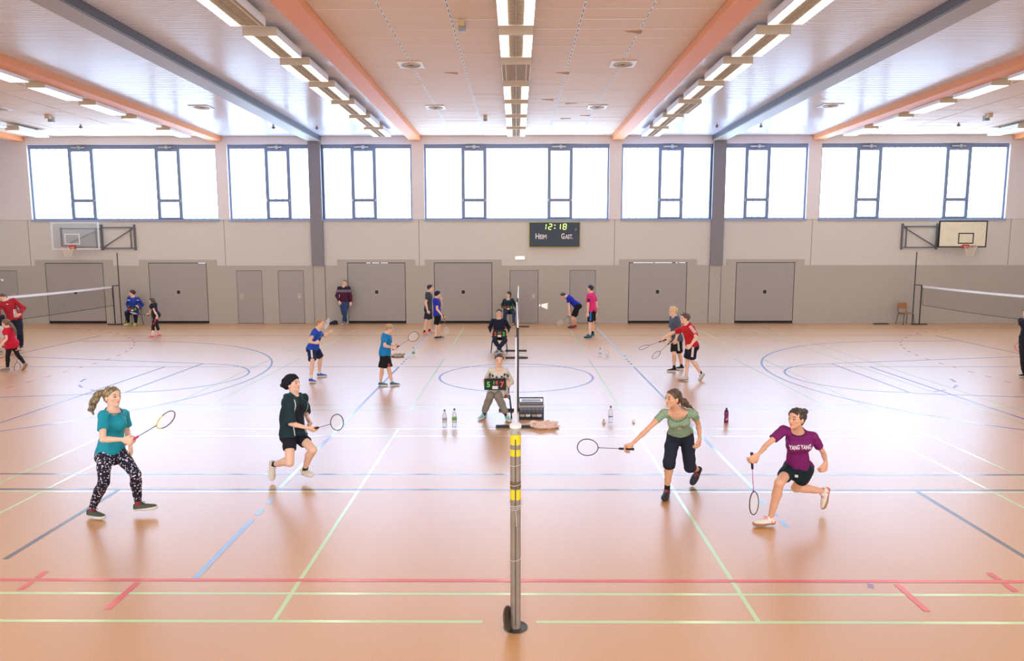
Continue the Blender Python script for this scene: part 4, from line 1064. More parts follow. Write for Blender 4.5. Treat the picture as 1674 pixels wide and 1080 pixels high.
D_ = person('purple', 'person in purple printed T-shirt lunging with racket hanging down, black shorts, hair bun', 1.64, (1258, 861), (1305, 767), (1304, 703), (1302, 684),
    -118, -102, -152, {'R': dict(e=(1253, 727, -1), w=(1239.5, 743, -1), h=(1234, 753, 0), toward=(1232.6, 822, 0, .475), curl=(58, 55, 52, 50)),
                     'L': dict(e=(1346, 740, 1), w=(1350, 755, -1), h=(1348, 765, 0), curl=72, T=(-.8, -.4, .1))},
    {'R': dict(g=(1259, 859, -172), k=(1274, 789)), 'L': dict(a=(1346, 803, .42), t=(1347.5, 825, 0), k=(1301, 797))},
    skin='warm', body_fat=.81, res=PX, hpitch=3, dyp=.2, lean=-1, shoulders={'R': (1281, 703, -1), 'L': (1329, 714, 1)}, hsg=-1, ptilt=1,
    top=dict(m=cloth('plum', (124, 28, 102), .7, 'melange'), sleeve=.6, hem=.08, loose=.016, sloose=.018, flare=.0, neck=.045, collar=cloth('plum_dark', (96, 20, 78))),
    bottom=dict(m=cloth('black_green_shorts', (18, 38, 44)), len=.56, loose=.010, lloose=.026),
    shoes=dict(m=sh('offwhite', (232, 222, 212)), sole=SOLE_G, lace=LACE_R, heel=S_CORAL),
    hair=dict(style='tight', col=(38, 30, 28), col2=(84, 66, 54), bun=(-.50, 0, .32, .17), vol=.035))
seated = dict(res=PM)
E_ = person('star', 'person in pale star-print hoodie seated on a chair, holding the scoreboard reading 5 and 7', 1.5, (810, 688), (815, 637), (815, 603), (816, 588),
    -90, -90, -88, {'R': dict(e=(794, 622, 1), w=(793.5, 629, -1), h=(796, 624, 0), curl=60, T=(0, 0, 1)), 'L': dict(e=(835.5, 624, 1), w=(831, 631, -1), h=(828, 626, 0), curl=60, T=(0, 0, 1))},
    {'R': dict(g=(790, 684, -112), k=(801, 648)), 'L': dict(g=(829, 687, -72), k=(814, 648))}, res=.0075, dyp=.42, hpitch=-3, lean=-1, hk=.14,
    top=dict(m=cloth('oat_hoodie', (222, 216, 204), .85), sleeve=1.93, hem=-.05, loose=.02, flare=.02, sloose=.02, hood=1, neck=.04, name='hoodie'),
    bottom=dict(m=cloth('grey_sweatpants', (140, 134, 124)), len=1.84, loose=.014, lloose=.02, name='sweatpants'), socks=dict(m=SOCK_N, h=.1), shoes=dict(m=S_MINT, sole=SOLE_W, lace=LACE_W),
    hair=dict(style='tight', col=(60, 46, 40), bun=(-.44, 0, .25, .15), vol=.03))
F_ = person('navy', 'person in navy sweater seated with crossed ankles, holding the scoreboard reading 2 and 2', 1.66, (815, 578), (816, 548), (815.5, 521.5), (816, 511),
    -90, -90, -90, {'R': dict(e=(801, 535, 1), w=(804, 544, -1), h=(807, 541, 0), curl=60), 'L': dict(e=(831.5, 535, 1), w=(829.5, 543.5, -1), h=(826.5, 541, 0), curl=60)},
    {'R': dict(g=(819, 577, -60), k=(808, 556)), 'L': dict(g=(812.5, 578, -112), k=(826, 556))}, sex='M', res=PM, dyp=.45, hpitch=-4,
    top=dict(m=cloth('navy_sweater', (26, 32, 56)), sleeve=1.92, hem=-.06, loose=.024, flare=.02, sloose=.022, neck=.036, name='sweater', collar=cloth('navy_collar', (30, 38, 66))),
    bottom=dict(m=cloth('dark_jeans', (36, 46, 68)), len=1.9, loose=.010, lloose=.014, name='jeans'), shoes=dict(m=S_GREY, sole=SOLE_W), hair=dict(style='short', col=(34, 28, 30), fringe=1))
G_ = person('teal_jacket', 'person with dark bob in teal jacket seated by the back wall, holding a scoreboard', 1.68, (833, 534), (832, 508), (831, 488.5), (831.5, 481.5),
    -95, -95, -140, {'R': dict(e=(821.5, 498, 1), w=(822.5, 503.5, -1), h=(825, 501.5, 0), curl=60), 'L': dict(e=(842, 498, 1), w=(840, 503.5, -1), h=(837.5, 501.5, 0), curl=60)},
    {'R': dict(g=(826, 532, -100), k=(825.5, 511)), 'L': dict(g=(839.5, 534, -85), k=(840.5, 511))}, res=PF, dyp=.45,
    top=dict(m=cloth('dark_teal_jacket', (28, 58, 68)), sleeve=1.93, hem=-.05, loose=.022, neck=.05, nkd=1.3, name='jacket'),
    bottom=dict(m=cloth('jeans', (52, 72, 104)), len=1.9, loose=.010, lloose=.012, name='jeans'), shoes=dict(m=sh('brown', (120, 96, 74)), sole=SOLE_W), hair=dict(style='bob', col=(40, 28, 28), vol=.07, fringe=1, line=.26))
H_ = person('bending', 'person in blue shirt bending forward with hands low in front of a rear door', 1.74, (936, 537), (944, 500), (927, 484.5), (920.5, 483.5),
    178, 178, 196, {'L': dict(e=(930, 500, -1), w=(931, 511, -1), h=(930, 515.5, 0), toward=(913.7, 529, 0, .475), curl=55), 'R': dict(e=(931.5, 499, 1), w=(933, 510, 1), h=(933, 514, 0), curl=45)},
    {'L': dict(g=(937, 536, 190), k=(936, 521)), 'R': dict(g=(940, 535, 175), k=(939, 520))}, sex='M', res=PF, hpitch=-35,
    top=dict(m=cloth('royal_blue', (34, 44, 176)), sleeve=.6, hem=0, loose=.016, sloose=.024), bottom=dict(m=cloth('black_sport_shorts', (22, 22, 30)), len=.8, loose=.018, lloose=.034),
    shoes=dict(m=sh('maroon', (150, 40, 66)), sole=SOLE_D), hair=dict(style='short', col=(58, 42, 34)))
I_ = person('pink', 'person in bright pink shirt standing with back half turned near the rear doors', 1.75, (967, 551), (967.5, 506), (966, 479.5), (964.5, 471.5),
    150, 150, 165, {'L': dict(e=(961.5, 497.5, -1), w=(961, 511, -1), h=(961, 517, 0), curl=35, T=(-1, 0, 0)), 'R': dict(e=(975, 496, 1), w=(975, 510, 0), h=(974.5, 516, 0), curl=30)},
    {'L': dict(g=(964.5, 552.5, 190), k=(964.8, 529)), 'R': dict(g=(969, 549.5, 170), k=(969, 527))}, sex='M', res=PF,
    top=dict(m=cloth('hot_pink', (226, 52, 128)), sleeve=.75, hem=-.08, loose=.022, sloose=.03, flare=.02), bottom=dict(m=cloth('black_sport_shorts', (22, 22, 30)), len=.85, loose=.018, lloose=.032),
    socks=dict(m=SOCK_B, h=.11), shoes=dict(m=S_TEAL, sole=SOLE_D), hair=dict(style='short', col=(26, 22, 26), vol=.06))
J_ = person('boy_blue', 'young person in royal blue sports vest crouching ready with racket held beside the face', 1.5, (516, 622), (512, 569), (519, 538), (524, 529),
    -20, -22, -10, {'R': dict(e=(505.5, 558, -1), w=(515, 560.5, -1), h=(519, 558, 0), toward=(533.5, 531, 0, .475), curl=60), 'L': dict(e=(530.5, 549, 1), w=(538, 544.5, 1), h=(542, 541, 0), curl=20, T=(0, 0, 1))},
    {'R': dict(g=(508, 625, -35), k=(511, 592)), 'L': dict(g=(522, 616, 0), k=(524, 585))}, sex='M', res=PM, hk=.142, shoulders={'R': (513, 546, -1), 'L': (523, 545, 1)}, dyp=.1,
    top=dict(m=cloth('vest_blue', (36, 80, 190)), sleeve=.35, hem=-.04, loose=.016, sloose=.022), bottom=dict(m=cloth('navy_boy_shorts', (28, 40, 78)), len=.82, loose=.016, lloose=.03),
    socks=dict(m=SOCK_W, h=.1), shoes=dict(m=S_BLUE, sole=SOLE_W, lace=LACE_P), hair=dict(style='short', col=(150, 116, 80), fringe=1))
K_ = person('boy_turq', 'young person in turquoise shirt and black shorts looking down at racket, seen from behind', 1.42, (630, 631), (629.5, 576), (631.5, 546), (637, 538),
    8, 8, 2, {'R': dict(e=(629, 565, -1), w=(641, 568, 1), h=(646, 566, 0), toward=(671.5, 552.8, 0, .475), curl=60), 'L': dict(e=(637, 563, 1), w=(644, 566, 1), h=(648, 564.5, 0), curl=50)},
    {'R': dict(g=(622, 631, -5), k=(624.5, 603)), 'L': dict(g=(641, 630.5, -5), k=(635.5, 602))}, sex='M', res=PM, hk=.142, hpitch=-22, shoulders={'R': (628.5, 552, -1), 'L': (636, 551, 1)},
    top=dict(m=cloth('bright_turquoise', (22, 132, 200)), sleeve=.7, hem=-.12, loose=.022, sloose=.028, flare=.03), bottom=dict(m=cloth('black_sport_shorts', (22, 22, 30)), len=.9, loose=.02, lloose=.035),
    shoes=dict(m=S_TEAL, sole=SOLE_W, lace=LACE_W), hair=dict(style='short', col=(150, 122, 88), vol=.06))
L_P = person('leaning', 'person in burgundy and grey sweater with jeans leaning against the back wall', 1.76, (563, 530), (563, 491), (562.3, 468.8), (563.3, 462.5),
    -88, -88, -90, {'R': dict(e=(550.5, 483.5, 1), w=(554.5, 492, -1), h=(555.5, 496, 0), curl=35), 'L': dict(e=(573, 483.5, 1), w=(574, 494, -1), h=(573, 498.5, 0), curl=35)},
    {'R': dict(g=(566, 529.5, -70), k=(560.5, 509)), 'L': dict(g=(561.5, 530, -95), k=(565, 509))}, sex='M', res=PF, body_fat=1.08,
    top=dict(m=cloth('burgundy', (80, 28, 60), .85, ('bands', (1.28, (120, 116, 126)), (1.38, (40, 36, 50)))), sleeve=1.95, hem=-.06, loose=.024, sloose=.024, neck=.036, name='sweater', collar=cloth('pale_collar', (220, 206, 190))),
    bottom=dict(m=cloth('blue_jeans', (52, 76, 122)), len=1.93, loose=.012, lloose=.018, name='jeans'), shoes=dict(m=S_GREY, sole=SOLE_W), hair=dict(style='short', col=(104, 84, 70), vol=.02, line=.36))
M_ = person('greytee', 'person in dark grey T-shirt with black hair standing behind the blue-shirted one with dark cap', 1.74, (700, 546), (700.5, 504), (701, 477.5), (704, 470.5),
    0, 2, -5, {'R': dict(e=(696, 495, -1), w=(699, 507, -1), h=(700.5, 512, 0), curl=35, T=(1, 0, 0)), 'L': dict(e=(705, 495, 1), w=(707, 506, 0), h=(708, 511, 0), curl=35)},
    {'R': dict(g=(693.5, 547, -20), k=(697, 524)), 'L': dict(g=(702, 544.5, 0), k=(702.5, 523))}, sex='M', res=PF,
    top=dict(m=cloth('charcoal_tee', (66, 72, 84)), sleeve=.65, hem=-.05, loose=.022, sloose=.028), bottom=dict(m=cloth('navy_sport_shorts', (40, 44, 62)), len=.9, loose=.02, lloose=.032),
    socks=dict(m=SOCK_B, h=.08), shoes=dict(m=S_CORAL, sole=SOLE_W), hair=dict(style='short', col=(30, 24, 24), vol=.07))
N_ = person('bluetee', 'person in blue T-shirt and dark cap raising a hand to the face, black shorts', 1.64, (715, 554), (715, 512.5), (712.5, 487.5), (716, 481.5),
    15, 15, 10, {'R': dict(e=(714.5, 505, -1), w=(722, 515, -1), h=(725, 519, 0), toward=(729.5, 537, 0, .475), curl=45), 'L': dict(e=(722, 500.5, 1), w=(721, 491, -1), h=(719.5, 486.5, 0), curl=50, T=(0, 0, 1))},
    {'R': dict(g=(712.5, 555, -8), k=(713.5, 532.5)), 'L': dict(g=(717, 553.5, 5), k=(717.5, 532))}, sex='M', res=PF,
    top=dict(m=cloth('cobalt', (36, 50, 176)), sleeve=.6, hem=-.1, loose=.022, sloose=.028), bottom=dict(m=cloth('black_sport_shorts', (22, 22, 30)), len=.85, loose=.02, lloose=.034),
    socks=dict(m=SOCK_W, h=.06), shoes=dict(m=S_BLK, sole=SOLE_W), hair=dict(style='tight', col=(52, 40, 36), hat=cloth('cap_dark', (44, 46, 58), .9)))
O_ = person('blond', 'young blond person in grey-blue T-shirt and black striped shorts holding a racket low', 1.6, (1102, 608), (1105.7, 553), (1103, 517.5), (1100, 509),
    192, 192, 190, {'L': dict(e=(1109, 541, -1), w=(1105, 554, -1), h=(1104, 560, 0), curl=40, T=(-1, 0, 0)), 'R': dict(e=(1098, 540, 1), w=(1096, 553, -1), h=(1095, 556.5, 0), toward=(1079.8, 573.6, 0, .475), curl=55)},
    {'R': dict(g=(1102, 607.5, 195), k=(1102, 579)), 'L': dict(g=(1114.5, 604, 200), k=(1110.5, 578), pitch=0)}, sex='M', res=PM, hk=.138,
    top=dict(m=cloth('slate_tee', (86, 94, 116)), sleeve=.75, hem=-.08, loose=.022, sloose=.03), bottom=dict(m=cloth('black_striped_shorts', (24, 26, 38)), len=.85, loose=.018, lloose=.03),
    socks=dict(m=SOCK_B, h=.1), shoes=dict(m=S_BLK, sole=SOLE_W), hair=dict(style='short', col=(200, 164, 110), fringe=1, col2=(240, 214, 160), vol=.06))
P_ = person('redboy', 'young person in red shirt with white shoulder stripes reaching a blue racket to the left', 1.6, (1122, 623), (1131, 564), (1122.5, 529), (1119, 520.5),
    188, 196, 192, {'L': dict(e=(1138, 552, -1), w=(1130, 563.5, -1), h=(1125.5, 568, 0), curl=40, T=(-1, 0, 0)), 'R': dict(e=(1101, 543.5, 1), w=(1086, 551, 0), h=(1082.5, 555, 0), toward=(1051.5, 567.8, -1, .475), curl=58)},
    {'R': dict(g=(1121.5, 622, 190), k=(1123.5, 588)), 'L': dict(a=(1146.5, 611.5, .1), t=(1142.5, 626.5, 0), k=(1131, 588))}, sex='M', res=PM, hk=.138, shoulders={'L': (1132, 537, -1), 'R': (1117.5, 537, 1)},
    top=dict(m=cloth('red_tee', (196, 34, 44)), sleeve=.72, hem=-.02, loose=.02, sloose=.026), bottom=dict(m=cloth('navy_striped_shorts', (26, 30, 56)), len=.85, loose=.018, lloose=.03),
    socks=dict(m=SOCK_B, h=.11), shoes=dict(m=sh('silver', (196, 198, 200)), sole=SOLE_G, lace=LACE_W), hair=dict(style='short', col=(74, 54, 46), vol=.08, fringe=1))
Q_ = person('umpire_blue', 'person in blue track jacket and lime shoes seated at left by the back wall', 1.80, (216, 533), (218, 508.5), (218, 485.5), (216, 479),
    -100, -100, -165, {'R': dict(e=(208.5, 497, 1), w=(209.5, 503, -1), h=(212, 501.5, 0), curl=60), 'L': dict(e=(232.5, 498, 1), w=(226, 503, -1), h=(223, 501, 0), curl=60)},
    {'R': dict(g=(210.5, 532, -105), k=(207, 512)), 'L': dict(g=(222, 532, -80), k=(221.5, 512))}, sex='M', res=PF, dyp=.4,
    top=dict(m=cloth('track_blue', (28, 62, 168), .55), sleeve=1.93, hem=-.06, loose=.026, sloose=.026, name='track_jacket', collar=cloth('track_collar', (30, 50, 120))),
    bottom=dict(m=cloth('navy_trousers', (28, 32, 52)), len=1.9, loose=.014, lloose=.02, name='trousers'), shoes=dict(m=S_LIME, sole=SOLE_W), hair=dict(style='short', col=(48, 34, 28)))
R_P = person('blackgirl', 'young person in black top and cropped leggings with pink side, holding a blue racket level', 1.42, (256, 551), (254.5, 515), (251, 495.5), (248, 491),
    172, 178, 170, {'L': dict(e=(253, 509.5, -1), w=(257.5, 516.5, -1), h=(256.5, 519.5, 0), curl=45, T=(-1, 0, 0)), 'R': dict(e=(247, 506.5, 1), w=(243.5, 513, 0), h=(240.5, 514, 0), toward=(215, 511, 0, .475), curl=55)},
    {'R': dict(g=(249.5, 552.5, 190), k=(250, 534)), 'L': dict(g=(261.5, 550.5, 185), k=(257, 533))}, res=PF, hk=.14,
    top=dict(m=cloth('black_top', (30, 32, 50)), sleeve=.5, hem=-.08, loose=.014, sloose=.018), bottom=dict(m=cloth('black_leggings', (34, 34, 50)), len=1.45, loose=.006, name='leggings'),
    shoes=dict(m=S_PINK, sole=SOLE_W), hair=dict(style='long', col=(74, 60, 56), tail=((-.4, 0, .1, .03), (253, 494, .03, 0), (254.5, 501, .012, 0))))
S_ = person('redjacket', 'person in red track jacket and dark trousers with hand on hip at the left edge', 1.78, (34, 571), (24, 520), (10, 491), (5, 486.5),
    -70, -70, -130, {'L': dict(e=(38, 503, 1), w=(33, 513.5, -1), h=(28.5, 514.5, 0), curl=40, T=(0, 0, -1)), 'R': dict(e=(-4, 508, -1), w=(2, 522, -1), h=(5, 527, 0), curl=30)},
    {'L': dict(g=(35, 570.5, -60), k=(32.5, 546)), 'R': dict(g=(20, 573, -100), k=(20, 548))}, sex='M', res=PM, hpitch=-22, dyp=.1, lean=-1,
    top=dict(m=cloth('track_red', (176, 30, 46), .55), sleeve=1.93, hem=-.06, loose=.026, sloose=.03, name='track_jacket', collar=cloth('track_red_dark', (120, 20, 36))),
    bottom=dict(m=cloth('navy_trousers', (28, 32, 52)), len=1.93, loose=.016, lloose=.026, name='trousers'), shoes=dict(m=S_BLK, sole=SOLE_W), hair=dict(style='short', col=(84, 62, 50), vol=.015, line=.38))
T_ = person('redgirl', 'young person in long red shirt and black leggings with ponytail walking left, racket hanging', 1.36, (20, 606), (18.5, 561), (14, 536), (9, 528.5),
    190, 190, 185, {'L': dict(e=(10.5, 554, -1), w=(3, 562.5, -1), h=(0, 566, 0), curl=40, T=(-1, 0, 0)), 'R': dict(e=(22, 556, 1), w=(25.5, 566, 0), h=(27, 570, 0), toward=(28, 592, 0, .475), curl=50)},
    {'L': dict(g=(12.5, 606, 195), k=(12.5, 583)), 'R': dict(a=(41.5, 595.5, .1), t=(38, 604.5, 0), k=(29, 580))}, res=PM, hk=.142,
    top=dict(m=cloth('crimson_shirt', (206, 28, 58)), sleeve=.6, hem=-.3, loose=.024, sloose=.026, flare=.06), bottom=dict(m=cloth('black_tights', (28, 26, 34)), len=1.92, loose=.004, name='leggings', fold=.3),
    shoes=dict(m=S_GREY, sole=SOLE_G), hair=dict(style='tight', col=(96, 76, 62), tail=((-.44, 0, .2, .018), (19, 531, .035, 0), (24, 538, .03, 0), (27, 546, .012, 0))))
U_ = person('edgeleft', 'person in black top and white shorts only partly in view at the left edge', 1.5, (4, 580), (-5, 536), (-5, 515), (-6, 507),
    -60, -60, -80, {'L': dict(e=(3, 531, 1), w=(2, 540, -1), h=(4, 541, 0), curl=40), 'R': dict(e=(-12, 531, -1), w=(-10, 541, -1), h=(-9, 545, 0), curl=40)},
    {'L': dict(g=(1, 578, -30), k=(0, 555)), 'R': dict(g=(-10, 580, -60), k=(-8, 557))}, res=PF, hk=.14,
    top=dict(m=cloth('black_top', (30, 32, 50)), sleeve=.5, hem=0, loose=.014), bottom=dict(m=cloth('white_shorts', (214, 218, 226)), len=.75, loose=.016, lloose=.03),
    shoes=dict(m=S_GREY, sole=SOLE_W), hair=dict(style='tight', col=(70, 52, 44)))
V_ = person('edgeright', 'person in black trousers only partly in view at the right edge', 1.7, (1675, 616), (1680, 553), (1680, 521), (1679, 512),
    200, 200, 195, {'R': dict(e=(1683, 543, 1), w=(1682, 558, 1), h=(1682, 563, 0), curl=40), 'L': dict(e=(1686, 543, -1), w=(1685, 558, -1), h=(1684, 563, 0), curl=40)},
    {'R': dict(g=(1675.5, 616.5, 200), k=(1675, 589)), 'L': dict(g=(1685, 618, 200), k=(1684, 590))}, res=PF,
    top=dict(m=cloth('black_top', (30, 32, 50)), sleeve=.6, hem=0, loose=.014), bottom=dict(m=cloth('black_tights', (28, 26, 34)), len=1.9, loose=.02, lloose=.03, name='trousers'),
    shoes=dict(m=S_BLK, sole=SOLE_W), hair=dict(style='short', col=(50, 40, 34)))
# ------------------------------------------------------------------ prints on clothes
def front(pr, f, l, z):   # point in front of the chest
    return pr['N']+pr['u']*z+pr['lc']*l+pr['fc']*f
def chest_text(key, txt, z, size, m, bold=0, width=None, l=0, name='print'):
    pr = PEOPLE[key]; V, F = text_polys(txt, size, 2, bold, 1.0, width)
    return decal(pr['top'], V, F, front(pr, .25, l, z), pr['lc'], pr['u'], -pr['fc'], m, name)
M_wprint = mat('print_white', (240, 234, 238), .7); M_gprint = mat('print_grey', (210, 216, 208), .7)
chest_text('purple', 'YANG YANG', -.135, .07, M_wprint, .002, .225, name='chest_print')
chest_text('green', 'ONLY', -.215, .085, M_gprint, .003, .2, l=-.015, name='chest_print')
def star2(r): return [(r*(1 if i % 2 == 0 else .42)*math.sin(math.pi*i/5), r*(1 if i % 2 == 0 else .42)*math.cos(math.pi*i/5)) for i in range(10)]+[(0, 0)], [(i, (i+1) % 10, 10) for i in range(10)]
pr = PEOPLE['star']; rs = random.Random(5)
for l, z in ((-.10, -.12), (-.03, -.15), (.06, -.13), (.11, -.10), (.02, -.20), (-.08, -.21), (.10, -.19), (.155, -.13), (.17, -.20), (-.155, -.19), (-.14, -.3), (.05, -.28), (-.02, -.31), (-.15, -.12)):
    V, F = star2(.03); a = rs.uniform(0, 6); V = [(x*math.cos(a)-y*math.sin(a), x*math.sin(a)+y*math.cos(a)) for x, y in V]
    decal(pr['top'], V, F, front(pr, .3, l, z*.55-.01), pr['lc'], pr['u'], -pr['fc'], mat('star_black', (34, 32, 36), .8), 'star_print')
def sleeve_stripes(key, side, n=3, w=.012, gap=.012, m=M_wprint):
    pr = PEOPLE[key]; sh_, el = pr['J']['sh'+side], pr['J']['el'+side]; N = pr['N']; D = -nz(CAM-sh_)
    for i in range(n):
        o = (i-(n-1)/2)*(w+gap); Pn = []
        V, F = gridpatch(w, .26, 1, 10); U = nz(np.cross(D, nz(el-N))); ax = nz(lerp(sh_, el, .45)-lerp(N, sh_, .35))
        U = nz(np.cross(ax, D))
        decal(pr['top'], V, F, lerp(sh_, el, .12)+U*o-D*.1, U, ax, D, m, 'shoulder_stripe')
sleeve_stripes('redboy', 'L')
def leg_stripe(key, side, w, m, name='side_stripe'):
    pr = PEOPLE[key]; h, k_ = pr['J']['hip'+side], pr['J']['kn'+side]; D = nz(h-CAM); ax = nz(k_-h); U = nz(np.cross(ax, D))
    V, F = gridpatch(w, np.linalg.norm(k_-h)*.72, 2, 10)
    decal(pr['bottom'], V, F, lerp(h, k_, .44)-D*.12, U, -ax, D, m, name)
leg_stripe('redboy', 'L', .05, M_wprint); leg_stripe('blond', 'L', .045, M_gprint); leg_stripe('boy_blue', 'R', .04, M_wprint)
leg_stripe('pink', 'L', .06, mat('blue_panel', (40, 120, 220), .6), 'side_panel')
leg_stripe('blackgirl', 'R', .05, mat('pink_panel', (206, 70, 100), .7), 'side_panel')
def patch(key, part, px, py, w, h, m, name, side='R'):
    pr = PEOPLE[key]; D = nz(ray(px, py)); c = CAM+D*((pr['P'][1]-.35-CAM[1])/D[1]); U = nz(np.cross(D, (0, 0, 1))); V, F = gridpatch(w, h, 3, 3)
    return decal(pr[part], V, F, c, U, np.cross(U, D), D, m, name)
patch('purple', 'bottom', 1302, 778, .035, .028, M_wprint, 'emblem')
patch('boy_turq', 'bottom', 636, 596, .05, .05, mat('badge_red', (206, 60, 60), .7), 'emblem')
patch('redjacket', 'top', 12, 497, .05, .02, M_wprint, 'emblem')
patch('redjacket', 'top', 25, 512, .085, .24, mat('panel_white', (226, 222, 224), .7), 'side_panel')
patch('umpire_blue', 'top', 210, 490.5, .10, .035, M_wprint, 'shoulder_panel'); patch('umpire_blue', 'top', 225.5, 490.5, .10, .035, M_wprint, 'shoulder_panel')
patch('pink', 'top', 961.6, 490.5, .12, .10, mat('sleeve_navy', (60, 30, 70), .8), 'sleeve_band')
pr = PEOPLE['beanie']
for q, l in ((-1, -.10), (1, .10)):
    V, F = gridpatch(.012, .46, 1, 16)
    decal(pr['top'], V, F, front(pr, .3, l, -.29), pr['lc'], pr['u'], -pr['fc'], M_wprint, 'white_piping')
V, F = gridpatch(.13, .34, 4, 12); V = [(x*(.8-y*1.6), y) for x, y in V]
decal(pr['top'], V, F, front(pr, .3, 0.0, -.29), pr['lc'], pr['u'], -pr['fc'], cloth('black_undershirt', (28, 28, 40)), 'dark_front')

# ------------------------------------------------------------------ rackets in hands
def held(key, side, label, roll, **kw):
    gc, ax, tg = PEOPLE[key]['grips'][side]; return racket(label, gc, nz(tg-gc), roll, grp='badminton rackets', **kw)
held('teal', 'R', 'yellow-framed racket with pink grip held by the person in turquoise T-shirt', 50, frame=(96, 72, 60), grip=(206, 70, 100), shaft=(40, 60, 96), throat=(228, 214, 60))
held('beanie', 'R', 'dark-framed racket held by the person in black beanie and dark green jacket', 4, frame=(44, 40, 52), grip=(26, 26, 30), shaft=(80, 70, 78))
held('green', 'R', 'dark-framed racket stretched out by the person in sage green T-shirt', 8, frame=(40, 38, 50), grip=(30, 30, 36), shaft=(90, 60, 74))
held('purple', 'R', 'black-framed racket with pink shaft pointing down beside the lunging purple shirt', 62, frame=(34, 32, 40), grip=(30, 28, 32), shaft=(196, 96, 150))
held('boy_blue', 'R', 'pale racket raised beside the face of the royal blue sports vest', 66, frame=(206, 210, 222), shaft=(150, 150, 160))
held('boy_turq', 'R', 'thin dark round racket held by the young person in turquoise shirt', 6, frame=(70, 62, 74), shaft=(130, 130, 140))
held('blond', 'R', 'dark racket pointing down in the hand of the blond young person', 52, frame=(60, 52, 60), shaft=(110, 60, 70))
held('redboy', 'R', 'blue racket reached out level by the young person in red shirt', 68, frame=(58, 70, 130), shaft=(90, 90, 140))
held('bending', 'L', 'pale racket hanging from the hand of the person bending forward', 30, frame=(214, 204, 190), shaft=(60, 56, 60))
held('bluetee', 'R', 'pale racket hanging beside the knees of the person with dark cap', 20, frame=(220, 206, 196), shaft=(190, 180, 176))
held('blackgirl', 'R', 'blue racket held level by the young person in black top', 72, frame=(60, 110, 200), shaft=(40, 60, 140))
held('redgirl', 'R', 'dark racket hanging behind the young person in long red shirt', 50, frame=(60, 40, 48), shaft=(80, 60, 64))

# ------------------------------------------------------------------ flip scoreboards
def digits(s, size, O, U, V_, m, par, bold=.004): return sign_text(s, size, O, U, V_, 'digit', m, par, .006, bold)
M_gd = mat('digit_green', (96, 226, 84), .5); M_rd = mat('digit_red', (240, 84, 56), .5)
M_board = mat('flip_board_black', (22, 26, 26), .6)
def flipboard(key, cx, cy, w_px, label, l, r, lc, rc, ymid=None, w=.40, h=.21, tilt=12, lcol=None):
    pr = PEOPLE[key]; yy = (pr['J']['wrR'][1]+pr['J']['wrL'][1])/2-.05 if ymid is None else pr['P'][1]-ymid
    c = at(cx, cy, 1, yy); root = empty('flip_scoreboard', c); tag(root, label, 'scoreboard', 'hand-held flip scoreboards')
    U = V3((1, 0, 0)); ti = R(tilt); Vv = V3((0, math.sin(ti), math.cos(ti))); n = -np.cross(Vv, U)*-1; n = np.cross(U, Vv)
    def slab(x0, x1, y0, y1, d0, d1):
        P = [c+U*x+Vv*y+n*d for x in (x0, x1) for y in (y0, y1) for d in (d0, d1)]
        return P, [(0, 1, 3, 2), (4, 6, 7, 5), (0, 4, 5, 1), (2, 3, 7, 6), (0, 2, 6, 4), (1, 5, 7, 3)]
    b = MB(); b.add(*slab(-w/2, w/2, -h/2, h/2, -.012, 0)); b.build('backing', M_board, root, bevel=.002)
    for x0, x1 in ((-.47, -.17), (-.14, 0), (.01, .14), (.17, .47)):
        b = MB(); b.add(*slab(x0*w, x1*w, -h*.44, h*.42, .001, .005)); b.build('flip_card', M_board, root)
    for i in range(14):
        x = (-.46+.92*i/13)*w; b = MB(); ce = c+U*x+Vv*(h*.47)
        b.tube([ce+(Vv*math.cos(a)+n*math.sin(a))*.017 for a in np.linspace(0, 2*math.pi, 11)[:-1]], .0028, 5, closed=True); b.build('binding_ring', M_black, root)
    digits(l, h*.66, c+U*(-.31*w)+Vv*(-.04*h), U, Vv, lc, root); digits(r, h*.66, c+U*(.31*w)+Vv*(-.04*h), U, Vv, rc, root)
    digits('1', h*.42, c+U*(-.06*w)+Vv*(.12*h), U, Vv, M_gd, root, .002); digits('0', h*.42, c+U*(.07*w)+Vv*(.12*h), U, Vv, M_rd, root, .002)
    b = MB(); b.add(*slab(-.13*w, .13*w, -h*.42, -h*.14, .005, .008)); b.build('paper_note', mat('paper', (232, 230, 226), .7), root)
flipboard('star', 809.5, 628, 0, 'black flip scoreboard reading 5 and 7, held by the star-print hoodie', '5', '7', M_gd, M_rd, w=.385, h=.20)
flipboard('navy', 816.5, 545.5, 0, 'black flip scoreboard reading 2 and 2, held by the navy sweater', '2', '2', M_rd, M_gd, w=.385, h=.22, ymid=.42)
flipboard('teal_jacket', 831, 502.5, 0, 'black flip scoreboard reading 0 and 0, held by the teal jacket at back wall', '0', '0', M_rd, M_gd, w=.39, h=.19, ymid=.42)
flipboard('umpire_blue', 216.5, 505, 0, 'black flip scoreboard held by the blue track jacket at left', '0', '0', M_rd, M_gd, w=.37, h=.18, ymid=.42)

